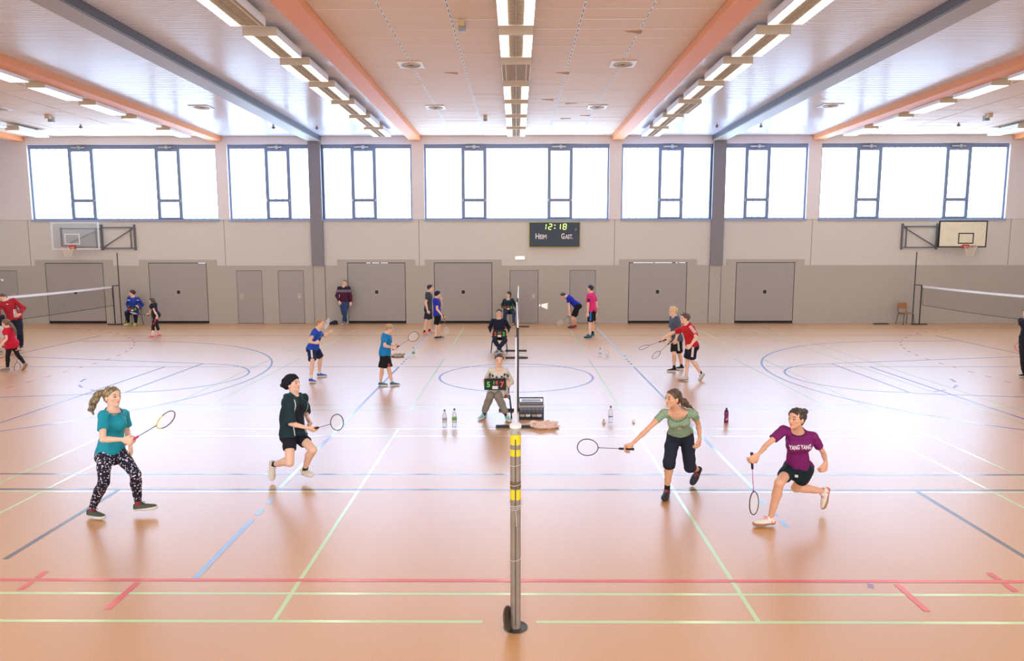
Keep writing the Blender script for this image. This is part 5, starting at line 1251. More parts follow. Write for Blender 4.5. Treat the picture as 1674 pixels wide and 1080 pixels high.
# ------------------------------------------------------------------ chairs
M_ply = mat('chair_plywood', (170, 112, 64), .45, noise=.08, nscale=12); M_cleg = mat('chair_leg_blue_grey', (50, 58, 84), .35, .3); M_cleg2 = mat('chair_leg_black', (44, 42, 44), .4, .3)
def chair(x, y, face, label, leg, z=.45):
    root = empty('stacking_chair', (x, y, 0)); tag(root, label, 'chair', 'stacking chairs')
    f = yawv(face); l = V3((-f[1], f[0], 0)); o = V3((x, y, 0))
    P = lambda a, b, c: o+f*a+l*b+V3((0, 0, c))
    def slab(fn, nu, nv, th, name, m):
        V = []; F = []
        for s_ in (0, 1):
            for j in range(nv+1):
                for i in range(nu+1): V.append(fn(i/nu*2-1, j/nv, s_*th))
        k = (nu+1)*(nv+1); q = lambda i, j: j*(nu+1)+i
        for j in range(nv):
            for i in range(nu):
                F.append((q(i, j), q(i+1, j), q(i+1, j+1), q(i, j+1))); F.append((k+q(i, j+1), k+q(i+1, j+1), k+q(i+1, j), k+q(i, j)))
        for i in range(nu): F.append((q(i, 0), k+q(i, 0), k+q(i+1, 0), q(i+1, 0))); F.append((q(i, nv), q(i+1, nv), k+q(i+1, nv), k+q(i, nv)))
        for j in range(nv): F.append((q(0, j), q(0, j+1), k+q(0, j+1), k+q(0, j))); F.append((q(nu, j), k+q(nu, j), k+q(nu, j+1), q(nu, j+1)))
        b = MB(); b.add(V, F); return b.build(name, m, root, smooth=True)
    slab(lambda u, v, t: P(-.2+.41*v, u*.2*(1-.06*v*v), z-.012+t+.012*u*u-.03*max(0, v-.8)*5*.2+.02*max(0, .2-v)*5), 8, 8, .011, 'seat', M_ply)
    slab(lambda u, v, t: P(-.215-.05*v+t-.03*(1-u*u)*.6, u*.195*(1-.12*max(0, v-.6)), z+.17+.21*v), 8, 6, .010, 'backrest', M_ply)
    for s_ in (-1, 1):
        b = MB(); b.tube([P(.17, s_*.235, .012), P(.15, s_*.205, z-.05), P(.13, s_*.18, z-.022), P(.05, s_*.175, z-.022)], .0115, 8); b.build('leg', leg, root, smooth=True)
        b = MB(); b.tube([P(-.25, s_*.235, .012), P(-.19, s_*.2, z-.05), P(-.18, s_*.18, z-.022), P(.05, s_*.175, z-.022)], .0115, 8); b.build('leg', leg, root, smooth=True)
        b = MB(); b.tube([P(-.18, s_*.18, z-.022), P(-.235, s_*.185, z+.06), P(-.262, s_*.175, z+.36)], .0105, 8); b.build('back_tube', leg, root, smooth=True)
        for q in (.17, -.25):
            b = MB(); b.lathe([(.014, 0), (.015, .025), (.012, .03)], P(q, s_*.235, 0), 8); b.build('foot_cap', M_black, root)
def under(key, face, label, leg):
    pr = PEOPLE[key]; p = pr['P']; f = yawv(face); z = p[2]-.053*pr['S']-.012
    chair(p[0]+f[0]*.02, p[1]+f[1]*.02, face, label, leg, min(.47, max(.36, z)))
under('star', -90, 'chair with blue-grey legs under the star-print hoodie', M_cleg)
under('navy', -90, 'chair with blue-grey legs under the navy sweater', M_cleg)
under('teal_jacket', -92, 'chair under the teal jacket by the back wall', M_cleg2)
under('umpire_blue', -96, 'chair under the blue track jacket at far left', M_cleg2)
p = fl(1479, 530); chair(p[0], 22.05, -80, 'empty wooden chair with black legs by the wall beside the right net post', M_cleg2)

# ------------------------------------------------------------------ centre post and nets
M_post = mat('post_grey_brown', (156, 142, 128), .5, .25, noise=.08, nscale=14); M_yel = mat('tape_yellow', (238, 214, 30), .5); M_brown = mat('tape_brown', (112, 92, 66), .6)
py0 = -.06
Zp = lambda y: float(at(843, y, 1, py0)[2])
root = empty('net_post', (0, py0, 0)); tag(root, 'thick grey-brown post with yellow tape bands in a floor socket, nearest the camera', 'post')
ZT_ = Zp(694)
def post_ring(r, z0, z1, name, m, par):
    b = MB(); n = 20; V = []
    for z in (z0, z1):
        for k in range(n):
            a = 2*math.pi*k/n; rr = r*(1 if not (-.22 < math.sin((a+math.pi/2))*0+((a-1.5*math.pi)) < .22) else .86); V.append((rr*math.cos(a), py0+rr*math.sin(a), z))
    F = [(k, (k+1) % n, n+(k+1) % n, n+k) for k in range(n)]+[tuple(range(n-1, -1, -1)), tuple(range(n, 2*n))]
    b.add(V, F); return b.build(name, m, par, smooth=True)
post_ring(.041, -.12, ZT_, 'tube', M_post, root)
cp_ = MB().lathe([(.046, ZT_-.02), (.046, ZT_+.004), (.036, ZT_+.008), (.0, ZT_+.008)], (0, py0, 0), 24).build('top_cap', M_white, root, smooth=True)
for y0, y1, m, nme in ((709, 725.5, M_yel, 'yellow_band'), (733, 744, M_yel, 'yellow_band'), (785, 797, M_brown, 'brown_band'), (798.5, 814.5, M_yel, 'yellow_band'), (696, 708, mat('label_silver', (178, 172, 160), .4), 'label')):
    post_ring(.0425, Zp(y1), Zp(y0), nme, m, root)
for k, (y, l) in enumerate(((702, 'label_print'), )):
    sign_text('16', .022, (.018, py0-.0445, Zp(704.5)), (1, 0, 0), (0, 0, 1), l, M_black, root, .001)
for z, rr in ((Zp(758), .045), (Zp(790), .0455), (Zp(822), .062), (Zp(826), .047), (Zp(829), .046), (Zp(912), .044)):
    b = MB(); b.tube([(rr*math.cos(a), py0+rr*math.sin(a), z+.008*math.sin(a*1+1)) for a in np.linspace(0, 2*math.pi, 25)[:-1]], .002, 5, closed=True); b.build('cord', mat('cord_white', (226, 220, 208), .7), root)
b = MB(); b.tube([(.0, py0-.046, Zp(829)), (.004, py0-.05, Zp(845)), (.006, py0-.05, Zp(856))], .0022, 5); b.tube([(.042, py0-.02, Zp(752)), (.055, py0-.025, Zp(758)), (.05, py0-.025, Zp(766))], .0022, 5); b.build('cord', mat('cord_white', (226, 220, 208), .7), root)
MB().box(-.005, .005, py0-.0418, py0-.039, .03, Zp(716)).build('slot', mat('slot_dark', (96, 84, 72), .7), root)
# floor socket and its lid
s_ = MB().lathe([(.098, .002), (.098, .004), (.082, .004), (.082, .001)], (0, py0, 0), 32); s_ = s_.build('floor_socket', mat('socket_metal', (92, 88, 84), .4, .7), smooth=True, loc=(0, py0, 0)); tag(s_, 'round metal floor socket around the foot of the nearest post', 'socket')
MB().lathe([(.082, .0012), (.0, .0012)], (0, py0, 0), 32).build('recess', mat('socket_dark', (30, 28, 28), .8), s_)
ax = Matrix(((0, 0, -1), (1, 0, 0), (0, -1, 0))); ang = R(-14)
lidc = Vector((-.062, py0-.035, .098))
fr = Matrix.Rotation(R(72), 3, 'Z') @ Matrix.Rotation(R(78), 3, 'X')
ld = MB().lathe([(0, -.008), (.086, -.008), (.094, -.004), (.094, .006), (.086, .008), (.08, .004), (0, .004)], lidc, 32, fr)
zmin = min(v[2] for v in ld.v); ld.v = [(a, b_, c-zmin+.004) for a, b_, c in ld.v]
o = ld.build('socket_lid', mat('lid_bronze', (104, 92, 76), .45, .6), smooth=True, loc=(lidc[0], lidc[1], 0)); tag(o, 'round dark metal socket lid standing on edge against the nearest post', 'lid')

M_cord = mat('net_cord', (62, 34, 36), .8); M_tape = mat('net_tape_white', (240, 240, 242), .6); M_steel = mat('post_dark_steel', (54, 54, 62), .4, .4)
def net(name, label, x0, y0, x1, y1, z0, z1, depth=.76, pitch=.05, sag=.03, wob=0, grp=None, cord=None, sides=True, cw=.0022, low_a=None, low_b=None, tw=.018):
    root = empty(name, ((x0+x1)/2, (y0+y1)/2, 0)); tag(root, label, 'net', grp)
    L = math.hypot(x1-x0, y1-y0); n = max(2, int(L/pitch)); D = V3((x1-x0, y1-y0, 0))/L; Nn = V3((-D[1], D[0], 0))
    def P(t, d):
        z = z0+(z1-z0)*t-sag*4*t*(1-t); dd = depth if low_a is None else low_a+(low_b-low_a)*t
        q = V3((x0, y0, 0))+D*(L*t)+Nn*(wob*math.sin(t*7+d*1.5)*(.3+d))
        return Vector((q[0], q[1], z-.07-d*(dd-.07)))
    b = MB()
    for i in range(n+1):
        t = i/n; seg = 4
        for j in range(seg): b.bar(P(t, j/seg), P(t, (j+1)/seg), cw)
    m = int(depth/pitch)
    for j in range(1, m):
        k = 24
        for i in range(k): b.bar(P(i/k, j/m), P((i+1)/k, j/m), cw)
    b.build('mesh', cord or M_cord, root)
    b = MB(); k = 24
    for i in range(k):
        a, c = P(i/k, 0), P((i+1)/k, 0); b.bar(a+Vector((0, 0, .035)), c+Vector((0, 0, .035)), tw, .075)
    b.build('top_tape', M_tape, root)
    b = MB(); b.tube([P(i/24, 1) for i in range(25)], .008, 6); b.build('bottom_cord', mat('net_edge_black', (34, 32, 36), .8), root, smooth=True)
    if sides:
        for t in (0, 1):
            b = MB(); b.tube([P(t, d) for d in (0, .33, .66, 1)], .007, 6); b.build('side_cord', mat('net_edge_black', (34, 32, 36), .8), root)
    return root
def slim_post(x, y, label, bar=(-.33, .33), h=1.55, foot_m=None, cap=None, m=None, grp='slim net posts'):
    root = empty('badminton_post', (x, y, 0)); tag(root, label, 'post', grp)
    MB().tube([(x, y, .03), (x, y, h)], .017, 12).build('pole', m or M_steel, root, smooth=True)
    MB().box(x+bar[0], x+bar[1], y-.025, y+.025, 0, .045).build('foot_bar', M_steel, root, bevel=.006)
    if cap:
        MB().lathe([(.017, h-.05), (.028, h-.03), (.03, h), (.02, h+.03), (0, h+.035)], (x, y, 0), 12).build('yellow_cap', M_yel, root, smooth=True)
    else: MB().lathe([(.019, h-.01), (.021, h+.01), (.0, h+.014)], (x, y, 0), 12).build('end_cap', M_black, root)
YF, YN2, YF2, YN3, YF3 = 6.2, 7.42, 13.62, 14.95, 21.2
xb = lambda px, Y: float(at(px, 540, 1, Y)[0])
slim_post(.0, YF, 'slim dark post with foot bar at far end of the nearest court net', (xb(810, YF), xb(872, YF)))
slim_post(.035, YN2, 'slim dark post behind the nearest court, beside the star-print hoodie', (xb(815, YN2)-.035, xb(855, YN2)-.035))
slim_post(.02, YF2, 'slim dark post with long flat foot at far end of the middle net', (xb(826, YF2)-.02, xb(863, YF2)-.02))
slim_post(.04, YN3, 'slim dark post with long flat foot at near end of the rear net', (xb(826, YN3)-.04, xb(861, YN3)-.04))
slim_post(.08, YF3, 'slim pale post with yellow top at far end of the rear net', (-.03, .42), 1.58, cap=1, m=M_white)
net('badminton_net', 'badminton net of the nearest court seen edge-on behind the yellow-banded post', .0, py0+.05, .0, YF, 1.60, 1.55, wob=.005, grp='badminton nets', tw=.027)
net('badminton_net', 'badminton net of the middle court seen edge-on beyond the nearest net', .035, YN2, .02, YF2, 1.55, 1.55, wob=.005, grp='badminton nets', tw=.027)
net('badminton_net', 'badminton net of the rear court seen edge-on in front of the back wall', .05, YN3, .08, YF3, 1.55, 1.55, wob=.005, grp='badminton nets', tw=.027)
# side courts
M_cordg = mat('net_cord_dark', (74, 66, 62), .8)
for s, nm in ((-1, 'left'), (1, 'right')):
    xs_ = -15.72 if s < 0 else 15.48; xp = s*15.62
    yb_ = 22.1
    xpole = float(at(199 if s < 0 else 1491, 530, 1, yb_)[0]); xnet = float(at(189 if s < 0 else 1502, 528, 1, yb_)[0])
    root = empty('volleyball_post', (xpole, yb_, 0)); tag(root, 'tall thin dark post by the back wall holding the %s side net' % nm, 'post', 'tall posts of the side nets')
    MB().tube([(xpole, yb_, 0), (xpole, yb_, float(at(197, 413, 1, yb_)[2]))], .019, 12).build('pole', M_steel, root, smooth=True)
    MB().bar((xpole, yb_, 1.56), (xnet, yb_-.02, 1.54), .03).build('arm', M_steel, root)
    root = empty('badminton_post', (xnet, yb_-.03, 0)); tag(root, 'short dark net post standing beside the tall %s post' % nm, 'post', 'slim net posts')
    MB().tube([(xnet, yb_-.03, .03), (xnet, yb_-.03, 1.55)], .022, 12).build('pole', M_steel, root, smooth=True)
    MB().box(xnet-.3, xnet+.3, yb_-.07, yb_+.0, 0, .04).build('foot_bar', M_steel, root, bevel=.005)
    net('badminton_net', 'badminton net of the %s side court with white top tape' % nm, xnet-s*-.0, yb_-.1, xnet, yb_-6.2, 1.53, 1.53, .76, .045, .02, .02, 'badminton nets', M_cordg, True, .0019)
    root = empty('badminton_post', (xnet, yb_-6.3, 0)); tag(root, 'net post of the %s side court at the edge of view' % nm, 'post', 'slim net posts')
    MB().tube([(xnet, yb_-6.3, .03), (xnet, yb_-6.3, 1.55)], .022, 12).build('pole', M_steel, root, smooth=True)
    MB().box(xnet-.3, xnet+.3, yb_-6.34, yb_-6.27, 0, .04).build('foot_bar', M_steel, root, bevel=.005)

# ------------------------------------------------------------------ shuttlecocks
M_cork = mat('shuttle_cork', (238, 232, 220), .6); M_feather = mat('shuttle_feather', (244, 242, 238), .6); M_feath2 = mat('shuttle_worn', (214, 190, 158), .7)
def shuttle(p, ax, label, worn=False):
    p, ax = V3(p), nz(ax); q = Vector((0, 0, 1)).rotation_difference(Vector(ax)).to_matrix()
    root = empty('shuttlecock', p); tag(root, label, 'shuttlecock', 'shuttlecocks')
    MB().lathe([(.001, -.013), (.008, -.011), (.0125, -.004), (.013, .004), (.0125, .012), (.0, .012)], p, 14, q).build('cork', M_cork, root, smooth=True)
    MB().lathe([(.0132, .005), (.0134, .009), (.0132, .012)], p, 14, q).build('band', mat('shuttle_band', (70, 90, 120), .6), root)
    b = MB(); n = 16
    for i in range(n):
        a0, a1 = 2*math.pi*(i-.15)/n, 2*math.pi*(i+1.15)/n
        f = lambda a, r, z: Vector(p)+q@Vector((r*math.cos(a), r*math.sin(a), z))
        am = (a0+a1)/2
        b.add([f(a0, .0115, .012), f(a1, .0115, .012), f(a1, .026, .06), f(am, .033, .076), f(a0, .0285, .066), f(am, .022, .045)], [(0, 1, 5), (1, 2, 5), (2, 3, 5), (3, 4, 5), (4, 0, 5)])
        b.bar(f(am, .0115, .012), f(am, .032, .074), .0014)
    b.build('feather_skirt', M_feath2 if worn else M_feather, root)
shuttle(at(883, 499, 1, 1.45), (1, -.2, -.08), 'white shuttlecock flying in mid-air right of the yellow-topped post')
shuttle(at(0.5, 456, 1, 12.5), (.8, .2, -.5), 'white shuttlecock in the air at the left edge')
def onfloor(px, py, label, worn=False, up=False, a=0):
    p = fl(px, py)
    if up: shuttle(p+V3((0, 0, .077)), (0, 0, -1), label, worn)
    else: shuttle(p+V3((0, 0, .0145)), (math.cos(a), math.sin(a), .24), label, worn)
onfloor(987, 692, 'worn beige shuttlecock standing on its feathers beside the clear bottle', True, True)
onfloor(1037, 692, 'white shuttlecock lying left of the sage green T-shirt', False, False, 1.6)
onfloor(1020, 581.5, 'white shuttlecock lying on the pale blue line beyond the net', False, False, .4)

# ------------------------------------------------------------------ bottles
M_pet = mat('bottle_clear', (226, 238, 250), .08, trans=.85, alpha=.55); M_capd = mat('bottle_cap_dark', (36, 44, 66), .4)
def pet(px, py, h, label, lab, r=.04, cap=M_capd, lab2=None):
    p = fl(px, py); root = empty('water_bottle', p); tag(root, label, 'bottle', 'water bottles')
    k = h/.31
    MB().lathe([(r*.82, 0), (r, .008), (r*.97, .03), (r, .05), (r*.96, .065), (r, .08), (r, .19*k), (r*.8, .225*k), (r*.45, .262*k), (.0145, .275*k), (.0145, .292*k), (0, .292*k)], p, 20).build('body', M_pet, root, smooth=True)
    MB().lathe([(.0165, .282*k), (.0165, .308*k), (.014, .311*k), (0, .311*k)], p, 14).build('cap', cap, root, smooth=True)
    MB().lathe([(r*1.012, .09), (r*1.015, .092), (r*1.015, .165*k), (r*1.012, .167*k)], p, 20).build('label', lab, root, smooth=True)
    if lab2: MB().lathe([(r*1.02, .1), (r*1.02, .118)], p, 20).build('label_stripe', lab2, root, smooth=True)
L_ = None
LG = mat('label_grey', (176, 168, 166), .5); LGR = mat('label_green', (112, 160, 74), .5); LB = mat('label_blue', (74, 110, 186), .5); LW = mat('label_white', (232, 234, 238), .5)
pet(727, 698, .305, 'clear bottle with grey label on floor, left one of the pair by the green-labelled bottle', LG, cap=mat('cap_brown', (92, 70, 66), .4), lab2=LW)
pet(743, 697.5, .32, 'clear bottle with green label on floor left of the star-print hoodie', LGR, cap=mat('cap_black', (40, 30, 44), .4), lab2=LW)
pet(676, 583, .27, 'clear bottle with small green label beside the striped towel', LGR)
pet(998, 690, .29, 'clear bottle with blue label near the worn beige shuttlecock', LW, lab2=LB)
pet(981, 583, .25, 'clear bottle with dark cap in the far right half, left one of the pair', LW, lab2=LB)
pet(993, 584, .22, 'clear bottle with pale cap in the far right half, right one of the pair', LW, cap=LW)
p = fl(1187, 690.5); root = empty('sport_bottle', p); tag(root, 'purple sports bottle with black top on the floor behind the right players', 'bottle')
MB().lathe([(.034, 0), (.038, .005), (.038, .08), (.034, .1), (.034, .12), (.038, .135), (.038, .185), (.03, .2), (0, .2)], p, 22).build('body', mat('bottle_purple', (128, 40, 96), .35), root, smooth=True)
MB().lathe([(.031, .198), (.033, .202), (.031, .218), (.015, .226), (.013, .245), (.017, .247), (.015, .262), (0, .264)], p, 18).build('cap', M_black, root, smooth=True)
sm = MB(); c_ = Vector(p)
for i in range(5): sm.bar(c_+Vector((-.014+.006*i, -.0385, .055+.006*i)), c_+Vector((-.008+.006*i, -.0385, .061+.006*i)), .002, .012)
sm.build('emblem', M_wprint, root)

# ------------------------------------------------------------------ crate, clothes, bags
p0 = fl(848.5, 686); p1 = fl(889, 686); x0, x1, yF = p0[0], p1[0], p0[1]; D_c = .26; Hc = .235
root = empty('equipment_crate', ((x0+x1)/2, yF+D_c/2, 0)); tag(root, 'dark open-fronted crate with grey rim and shuttle tubes beside the net', 'crate')
M_cr = mat('crate_dark', (44, 48, 56), .5); M_crg = mat('crate_rim_grey', (168, 166, 162), .5)
b = MB()
for x in (x0, x1-.014):
    for y in (yF, yF+D_c-.014): b.box(x, x+.014, y, y+.014, 0, Hc)
for z in (0, .1, .115, .135, .16, Hc-.02): b.box(x0+.014, x1-.014, yF+.002, yF+.010, z, z+.012); b.box(x0+.014, x1-.014, yF+D_c-.012, yF+D_c-.004, z, z+.012)
for z in (0, .1, Hc-.02): b.box(x0+.002, x0+.010, yF+.014, yF+D_c-.014, z, z+.012); b.box(x1-.010, x1-.002, yF+.014, yF+D_c-.014, z, z+.012)
for i in range(1, 6): x = x0+(x1-x0)*i/6; b.box(x-.003, x+.003, yF+.003, yF+.008, .1, Hc-.02)
b.build('frame', M_cr, root)
MB().box(x0+.01, x1-.01, yF+.012, yF+D_c-.012, .006, .016).build('base_panel', M_cr, root)
MB().box(x0+.01, x1-.01, yF+D_c-.02, yF+D_c-.013, .01, Hc-.02).build('back_panel', mat('crate_back', (150, 156, 176), .6), root)
MB().box(x0-.008, x1+.008, yF-.008, yF+.01, Hc-.012, Hc+.018).box(x0-.008, x1+.008, yF+D_c-.01, yF+D_c+.008, Hc-.012, Hc+.018).box(x0-.008, x0+.01, yF+.01, yF+D_c-.01, Hc-.012, Hc+.018).box(x1-.01, x1+.008, yF+.01, yF+D_c-.01, Hc-.012, Hc+.018).build('rim', M_crg, root, bevel=.003)
MB().box(x0+.0, x0+.012, yF+D_c-.03, yF+D_c-.012, Hc+.018, Hc+.10).box(x1-.012, x1, yF+D_c-.03, yF+D_c-.012, Hc+.018, Hc+.10).box(x0, x1, yF+D_c-.03, yF+D_c-.012, Hc+.10, Hc+.122).box(x0+.012, x1-.012, yF+D_c-.02, yF+D_c-.015, Hc+.02, Hc+.034).build('lid', M_cr, root, bevel=.002)
MB().box(x0+.05, x1-.05, yF+D_c-.024, yF+D_c-.016, Hc+.045, Hc+.085).build('lid_panel', mat('crate_lid_pale', (190, 194, 214), .5), root)
for i, (cx, m) in enumerate(((.06, M_feath2), (.16, M_feather), (.27, M_feath2), (.36, M_feather))):
    o = MB().tube([(x0+cx-.04, yF+.1, .058), (x0+cx+.04, yF+.1, .058)], .034, 14).build('shuttle_tube', m, smooth=True, loc=(x0+cx, yF+.1, .05)); tag(o, ['worn beige shuttle tube at left inside the dark crate', 'white shuttle tube second from left inside the dark crate', 'worn beige shuttle tube third from left inside the dark crate', 'white shuttle tube at right end inside the dark crate'][i], 'tube', 'shuttle tubes in the crate')
def heap(name, label, cat, px, py, w, d, h, m, seed, lumps=9, stripes=None):
    p = fl(px, py); rs = np.random.RandomState(seed); v = Vol(); e = np.eye(3)
    v.ell(p+V3((0, 0, h*.22)), e, (w/2, d/2, h*.3), .03)
    for i in range(lumps):
        a = rs.rand()*6.28; q = p+V3((math.cos(a)*w*.36*rs.rand()**.5*1.1, math.sin(a)*d*.3, h*(.25+.4*rs.rand()*(1 if i < lumps*.6 else .4)))); t = rs.rand()*3.14
        v.cone(q-V3((math.cos(t), math.sin(t)*.6, .1))*w*.16, q+V3((math.cos(t), math.sin(t)*.6, -.1))*w*.16, h*.16, h*.13, .02)
    v.noise(.012, 46, seed); v.noise(.007, 95, seed+1); v.half(p, (0, 0, -1))
    o = v.build(name, m, .008, None, loc=p); tag(o, label, cat); return o
heap('jacket', 'pale pink jacket crumpled in a heap on the floor beside the crate', 'clothes', 890, 699, .50, .26, .16, cloth('pale_pink', (238, 208, 198), .9), 4, 12)
heap('shirt', 'white and red shirt crumpled between the nearest post and pink jacket', 'clothes', 859, 696.5, .2, .16, .07, cloth('white_red', (226, 206, 208), .9), 8, 6)
def towel_mat():
    m = cloth('striped_towel', (214, 204, 186), .9); N = m.node_tree.nodes; L = m.node_tree.links; b = N['Principled BSDF']
    tc = N.new('ShaderNodeTexCoord'); wv = N.new('ShaderNodeTexWave'); wv.inputs['Scale'].default_value = 14; wv.inputs['Distortion'].default_value = 2; wv.bands_direction = 'DIAGONAL'
    L.new(tc.outputs['Object'], wv.inputs['Vector']); r = N.new('ShaderNodeValToRGB'); r.color_ramp.elements[0].position = .35; r.color_ramp.elements[0].color = lin((86, 80, 74)); r.color_ramp.elements[1].position = .5; r.color_ramp.elements[1].color = lin((220, 210, 194))
    L.new(wv.outputs['Fac'], r.inputs['Fac']); L.new(r.outputs['Color'], b.inputs['Base Color']); return m
heap('striped_towel', 'striped beige towel bundle on the floor behind the turquoise shirt', 'towel', 650, 583, .36, .3, .17, towel_mat(), 13, 8)
heap('backpack', 'dark bag slumped against the wall left of the burgundy sweater', 'bag', 545.5, 530, .36, .22, .22, cloth('dark_bag', (40, 46, 60), .8), 21, 5)
p = fl(1440, 529.5); o = MB().box(p[0]-.28, p[0]+.28, p[1]-.1, p[1]+.1, 0, .03).build('black_mat', M_black, bevel=.01, loc=(p[0], p[1], 0)); tag(o, 'small flat black mat on the floor left of the empty wooden chair', 'mat')
p = fl(852, 582); o = MB().box(p[0]-.09, p[0]+.09, p[1]-.05, p[1]+.05, 0, .05).build('shoe_box', W_, bevel=.008, loc=(p[0], p[1], 0)); tag(o, 'small white box on floor beside the far net post foot', 'box')

# ------------------------------------------------------------------ wall scoreboard, exit lamp, hoops
yw = YW-.13
A_ = at(864.5, 362.5, 1, yw); B_ = at(948.5, 404.5, 1, yw); x0, x1, z1, z0 = A_[0], B_[0], A_[2], B_[2]; cx, cz = (x0+x1)/2, (z0+z1)/2
root = empty('wall_scoreboard', (cx, YW-.06, z0)); tag(root, 'dark wall scoreboard showing 12:18 with HEIM and GAST under the middle window', 'scoreboard')
MB().box(x0, x1, yw, YW-.001, z0, z1).build('case', mat('scoreboard_rim', (196, 186, 110), .4), root, bevel=.05)
MB().box(x0+.03, x1-.03, yw-.012, yw+.01, z0+.035, z1-.02).build('face', mat('scoreboard_face', (24, 40, 56), .3), root, bevel=.01)
U, Vv = (1, 0, 0), (0, 0, 1); Y_ = yw-.0125
wd, hd = x1-x0, z1-z0
M_led = mat('led_yellow', (226, 255, 130), emit=1.5)
SEG = {'1': 'bc', '2': 'abged', '8': 'abcdefg'}
def seg7(ch, x, z, w, h):
    b = MB(); sl = .08; t = .028
    X = lambda u, v: (x+u*w+sl*(v-.5)*h, Y_-.004, z+v*h)
    E_ = {'a': ((.12, 1), (.88, 1)), 'g': ((.12, .5), (.88, .5)), 'd': ((.12, 0), (.88, 0)), 'b': ((1, .95), (1, .55)), 'c': ((1, .45), (1, .05)), 'f': ((0, .95), (0, .55)), 'e': ((0, .45), (0, .05))}
    for k in SEG[ch]: b.bar(X(*E_[k][0]), X(*E_[k][1]), .006, t, (0, 1, 0)) if False else b.tube([X(*E_[k][0]), X(*E_[k][1])], t/2, 6)
    b.build('led_digit', M_led, root)
fx = lambda px: float(at(px, 380, 1, yw)[0]); fz = lambda py: float(at(900, py, 1, yw)[2])
for ch, a, c in (('1', 887.5, 892.5), ('2', 897, 902), ('1', 911, 916), ('8', 920.5, 925.5)): seg7(ch, fx(a), fz(374.8), fx(c)-fx(a), fz(366)-fz(374.8))
b = MB()
for zz in (367.8, 372.8): b.box(fx(906), fx(906)+.04, Y_-.008, Y_, fz(zz)-.02, fz(zz)+.02)
b.build('led_colon', M_led, root)
def smallcaps(a, rest, px0, px1, py):
    V1, F1 = text_polys(a, .30, 0, .006); V2, F2 = text_polys(rest, .235, 0, .006)
    w1 = max(v[0] for v in V1)-min(v[0] for v in V1); w2 = max(v[0] for v in V2)-min(v[0] for v in V2)
    m1 = min(v[0] for v in V1); m2 = min(v[0] for v in V2); b1 = min(v[1] for v in V1); b2 = min(v[1] for v in V2); T = fx(px1)-fx(px0); k = T/(w1+w2+.03)
    z = fz(py); b = MB()
    b.add([(fx(px0)+(x-m1)*k, Y_-.003, z+(y-b1)) for x, y in V1], F1); b.add([(fx(px0)+(w1+.03+x-m2)*k, Y_-.003, z+(y-b2)) for x, y in V2], F2)
    b.build('team_name', M_wprint, root)
smallcaps('H', 'EIM', 875.5, 893.5, 390.5); smallcaps('G', 'AST.', 917.5, 936.5, 390.5)
MB().bar((fx(940.5), Y_-.003, fz(376.5)), (fx(942), Y_-.003, fz(373.5)), .05, .01).build('service_mark', M_wprint, root)
c = at(850, 421.5, 1, YW-.05)
root = empty('exit_lamp', (c[0], YW, c[2])); tag(root, 'lit white emergency lamp on the wall below the dark scoreboard', 'lamp')
MB().box(c[0]-.2, c[0]+.2, YW-.06, YW-.001, c[2]-.07, c[2]+.07).build('housing', M_white, root, bevel=.01)
MB().box(c[0]-.17, c[0]+.17, YW-.075, YW-.06, c[2]-.055, c[2]+.055).build('lit_panel', mat('exit_glow', (232, 255, 196), emit=2.2), root, bevel=.005)
c = at(888, 516.5, 1, YW-.05); o = MB().box(c[0]-.05, c[0]+.05, YW-.055, YW-.046, c[2]-.05, c[2]+.05).build('wall_socket', M_plate, bevel=.004, loc=(c[0], YW-.05, c[2])); tag(o, 'small pale socket plate on the wall left of the bending person', 'socket')

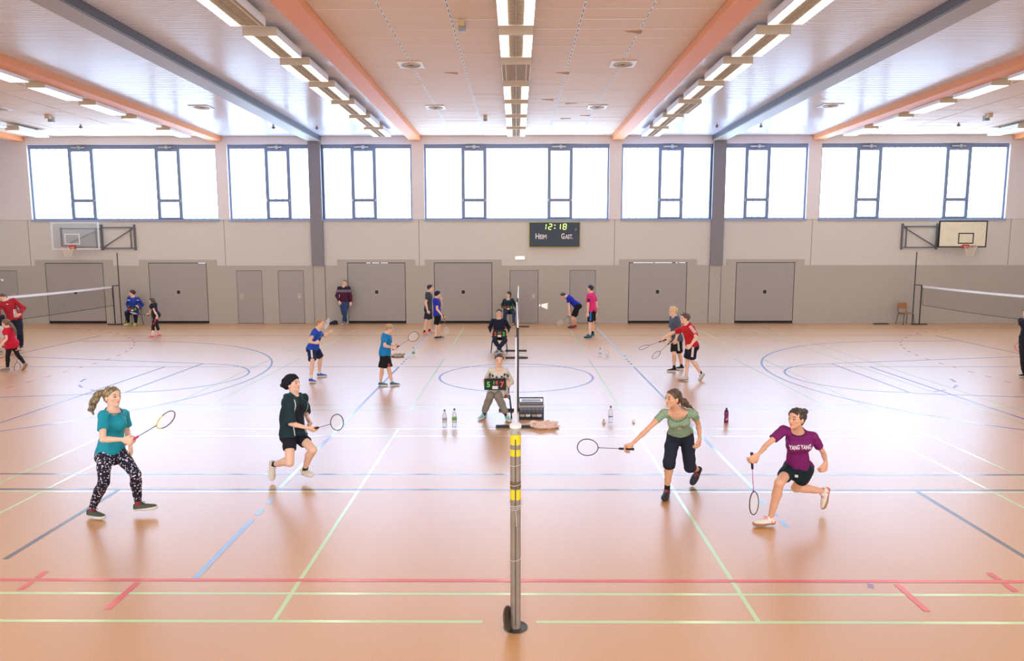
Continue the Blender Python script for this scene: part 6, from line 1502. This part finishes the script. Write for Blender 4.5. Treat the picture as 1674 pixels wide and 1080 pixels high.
def hoop(bx0, bx1, zt, zb, rx, rz, fx0, fx1, glass, label):
    yb_ = YW-.42
    X = lambda px, z=390: float(at(px, z, 1, yb_)[0]); Z = lambda py: float(at(837, py, 1, yb_)[2])
    x0, x1, z1, z0 = X(bx0), X(bx1), Z(zt), Z(zb); root = empty('basketball_hoop', ((x0+x1)/2, YW, z0)); tag(root, label, 'basketball hoop', 'basketball hoops')
    M_rim = mat('hoop_red', (198, 60, 56), .5); M_net = mat('hoop_net', (230, 218, 196), .8); M_fr = M_greysteel
    bd = mat('backboard_glass', (206, 214, 222), .1, trans=.6, alpha=.35) if glass else mat('backboard_cream', (238, 232, 208), .5, noise=.05, nscale=5)
    MB().box(x0, x1, yb_, yb_+.025, z0, z1).build('backboard', bd, root)
    mk = M_white if glass else M_black; t = .045; y_ = yb_-.004
    MB().box(x0, x1, y_, yb_+.03, z1-t, z1).box(x0, x1, y_, yb_+.03, z0, z0+t).box(x0, x0+t, y_, yb_+.03, z0+t, z1-t).box(x1-t, x1, y_, yb_+.03, z0+t, z1-t).build('border', mk, root)
    rX, rZ = X(rx), Z(rz)
    s0, s1, q0, q1 = rX-.30, rX+.30, rZ+.08, rZ+.50; t = .04
    MB().box(s0, s1, y_, yb_, q1-t, q1).box(s0, s1, y_, yb_, q0, q0+t).box(s0, s0+t, y_, yb_, q0+t, q1-t).box(s1-t, s1, y_, yb_, q0+t, q1-t).build('target_square', mk, root)
    ry = yb_-.32
    b = MB(); b.tube([(rX+.225*math.cos(a), ry+.225*math.sin(a), rZ) for a in np.linspace(0, 2*math.pi, 33)[:-1]], .010, 8, closed=True)
    b.bar((rX-.12, yb_-.01, rZ-.0), (rX-.12, ry+.2, rZ), .014, .02).bar((rX+.12, yb_-.01, rZ), (rX+.12, ry+.2, rZ), .014, .02).box(rX-.14, rX+.14, yb_-.02, yb_-.004, rZ-.10, rZ+.05)
    b.build('rim', M_rim, root, smooth=True)
    b = MB(); n = 12
    R_ = lambda k: (.222, .20, .165, .14, .125, .13)[k]
    for k in range(5):
        for i in range(n):
            for sg in (-.5, .5):
                a0 = 2*math.pi*(i+(.5 if k % 2 else 0))/n; a1 = a0+2*math.pi*sg/n
                b.bar((rX+R_(k)*math.cos(a0), ry+R_(k)*math.sin(a0), rZ-.08*k), (rX+R_(k+1)*math.cos(a1), ry+R_(k+1)*math.sin(a1), rZ-.08*(k+1)), .008)
    b.build('hoop_net', M_net, root)
    # swing frame on the wall
    yf = YW-.03; F = lambda px: float(at(px, 390, 1, yf)[0]); a, c = sorted((F(fx0), F(fx1))); zt_, zb_ = Z(370.5), Z(405)
    side = 1 if glass else -1
    b = MB()
    for x in (a, c): b.bar((x, yf-.02, zb_-.08), (x, yf-.02, zt_+.12), .06)
    for z in (zt_, zb_): b.bar((a, yf-.02, z), (c, yf-.02, z), .045)
    b.bar((a, yf-.03, zb_ if glass else zt_), (c, yf-.03, zt_ if glass else zb_), .035)
    xm = a+(c-a)*(.12 if not glass else .88); b.bar((xm, yf-.02, zb_), (xm, yf-.02, zt_), .035)
    b.build('wall_frame', M_fr, root)
    b = MB(); hx = a if glass else c; ex = x0+.35 if glass else x1-.35
    for z in (zt_-.05, zb_+.05): b.bar((hx, yf-.06, z), (ex, yb_+.06, z), .045)
    b.bar((hx, yf-.06, zt_-.05), (ex, yb_+.06, zb_+.05), .03); b.bar((ex, yb_+.06, zb_), (ex, yb_+.06, zt_), .05); b.bar((hx+(ex-hx)*.12, yf-.1, zb_), (hx+(ex-hx)*.12, yf-.1, zt_), .04)
    b.build('swing_arm', M_fr, root)
hoop(84.5, 162, 362, 407, 118, 402, 167, 221, True, 'glass basketball backboard with white border and red rim high on left wall')
hoop(1534, 1613, 361.5, 405, 1579, 402.5, 1474, 1531, False, 'cream basketball backboard with black border high on the right')
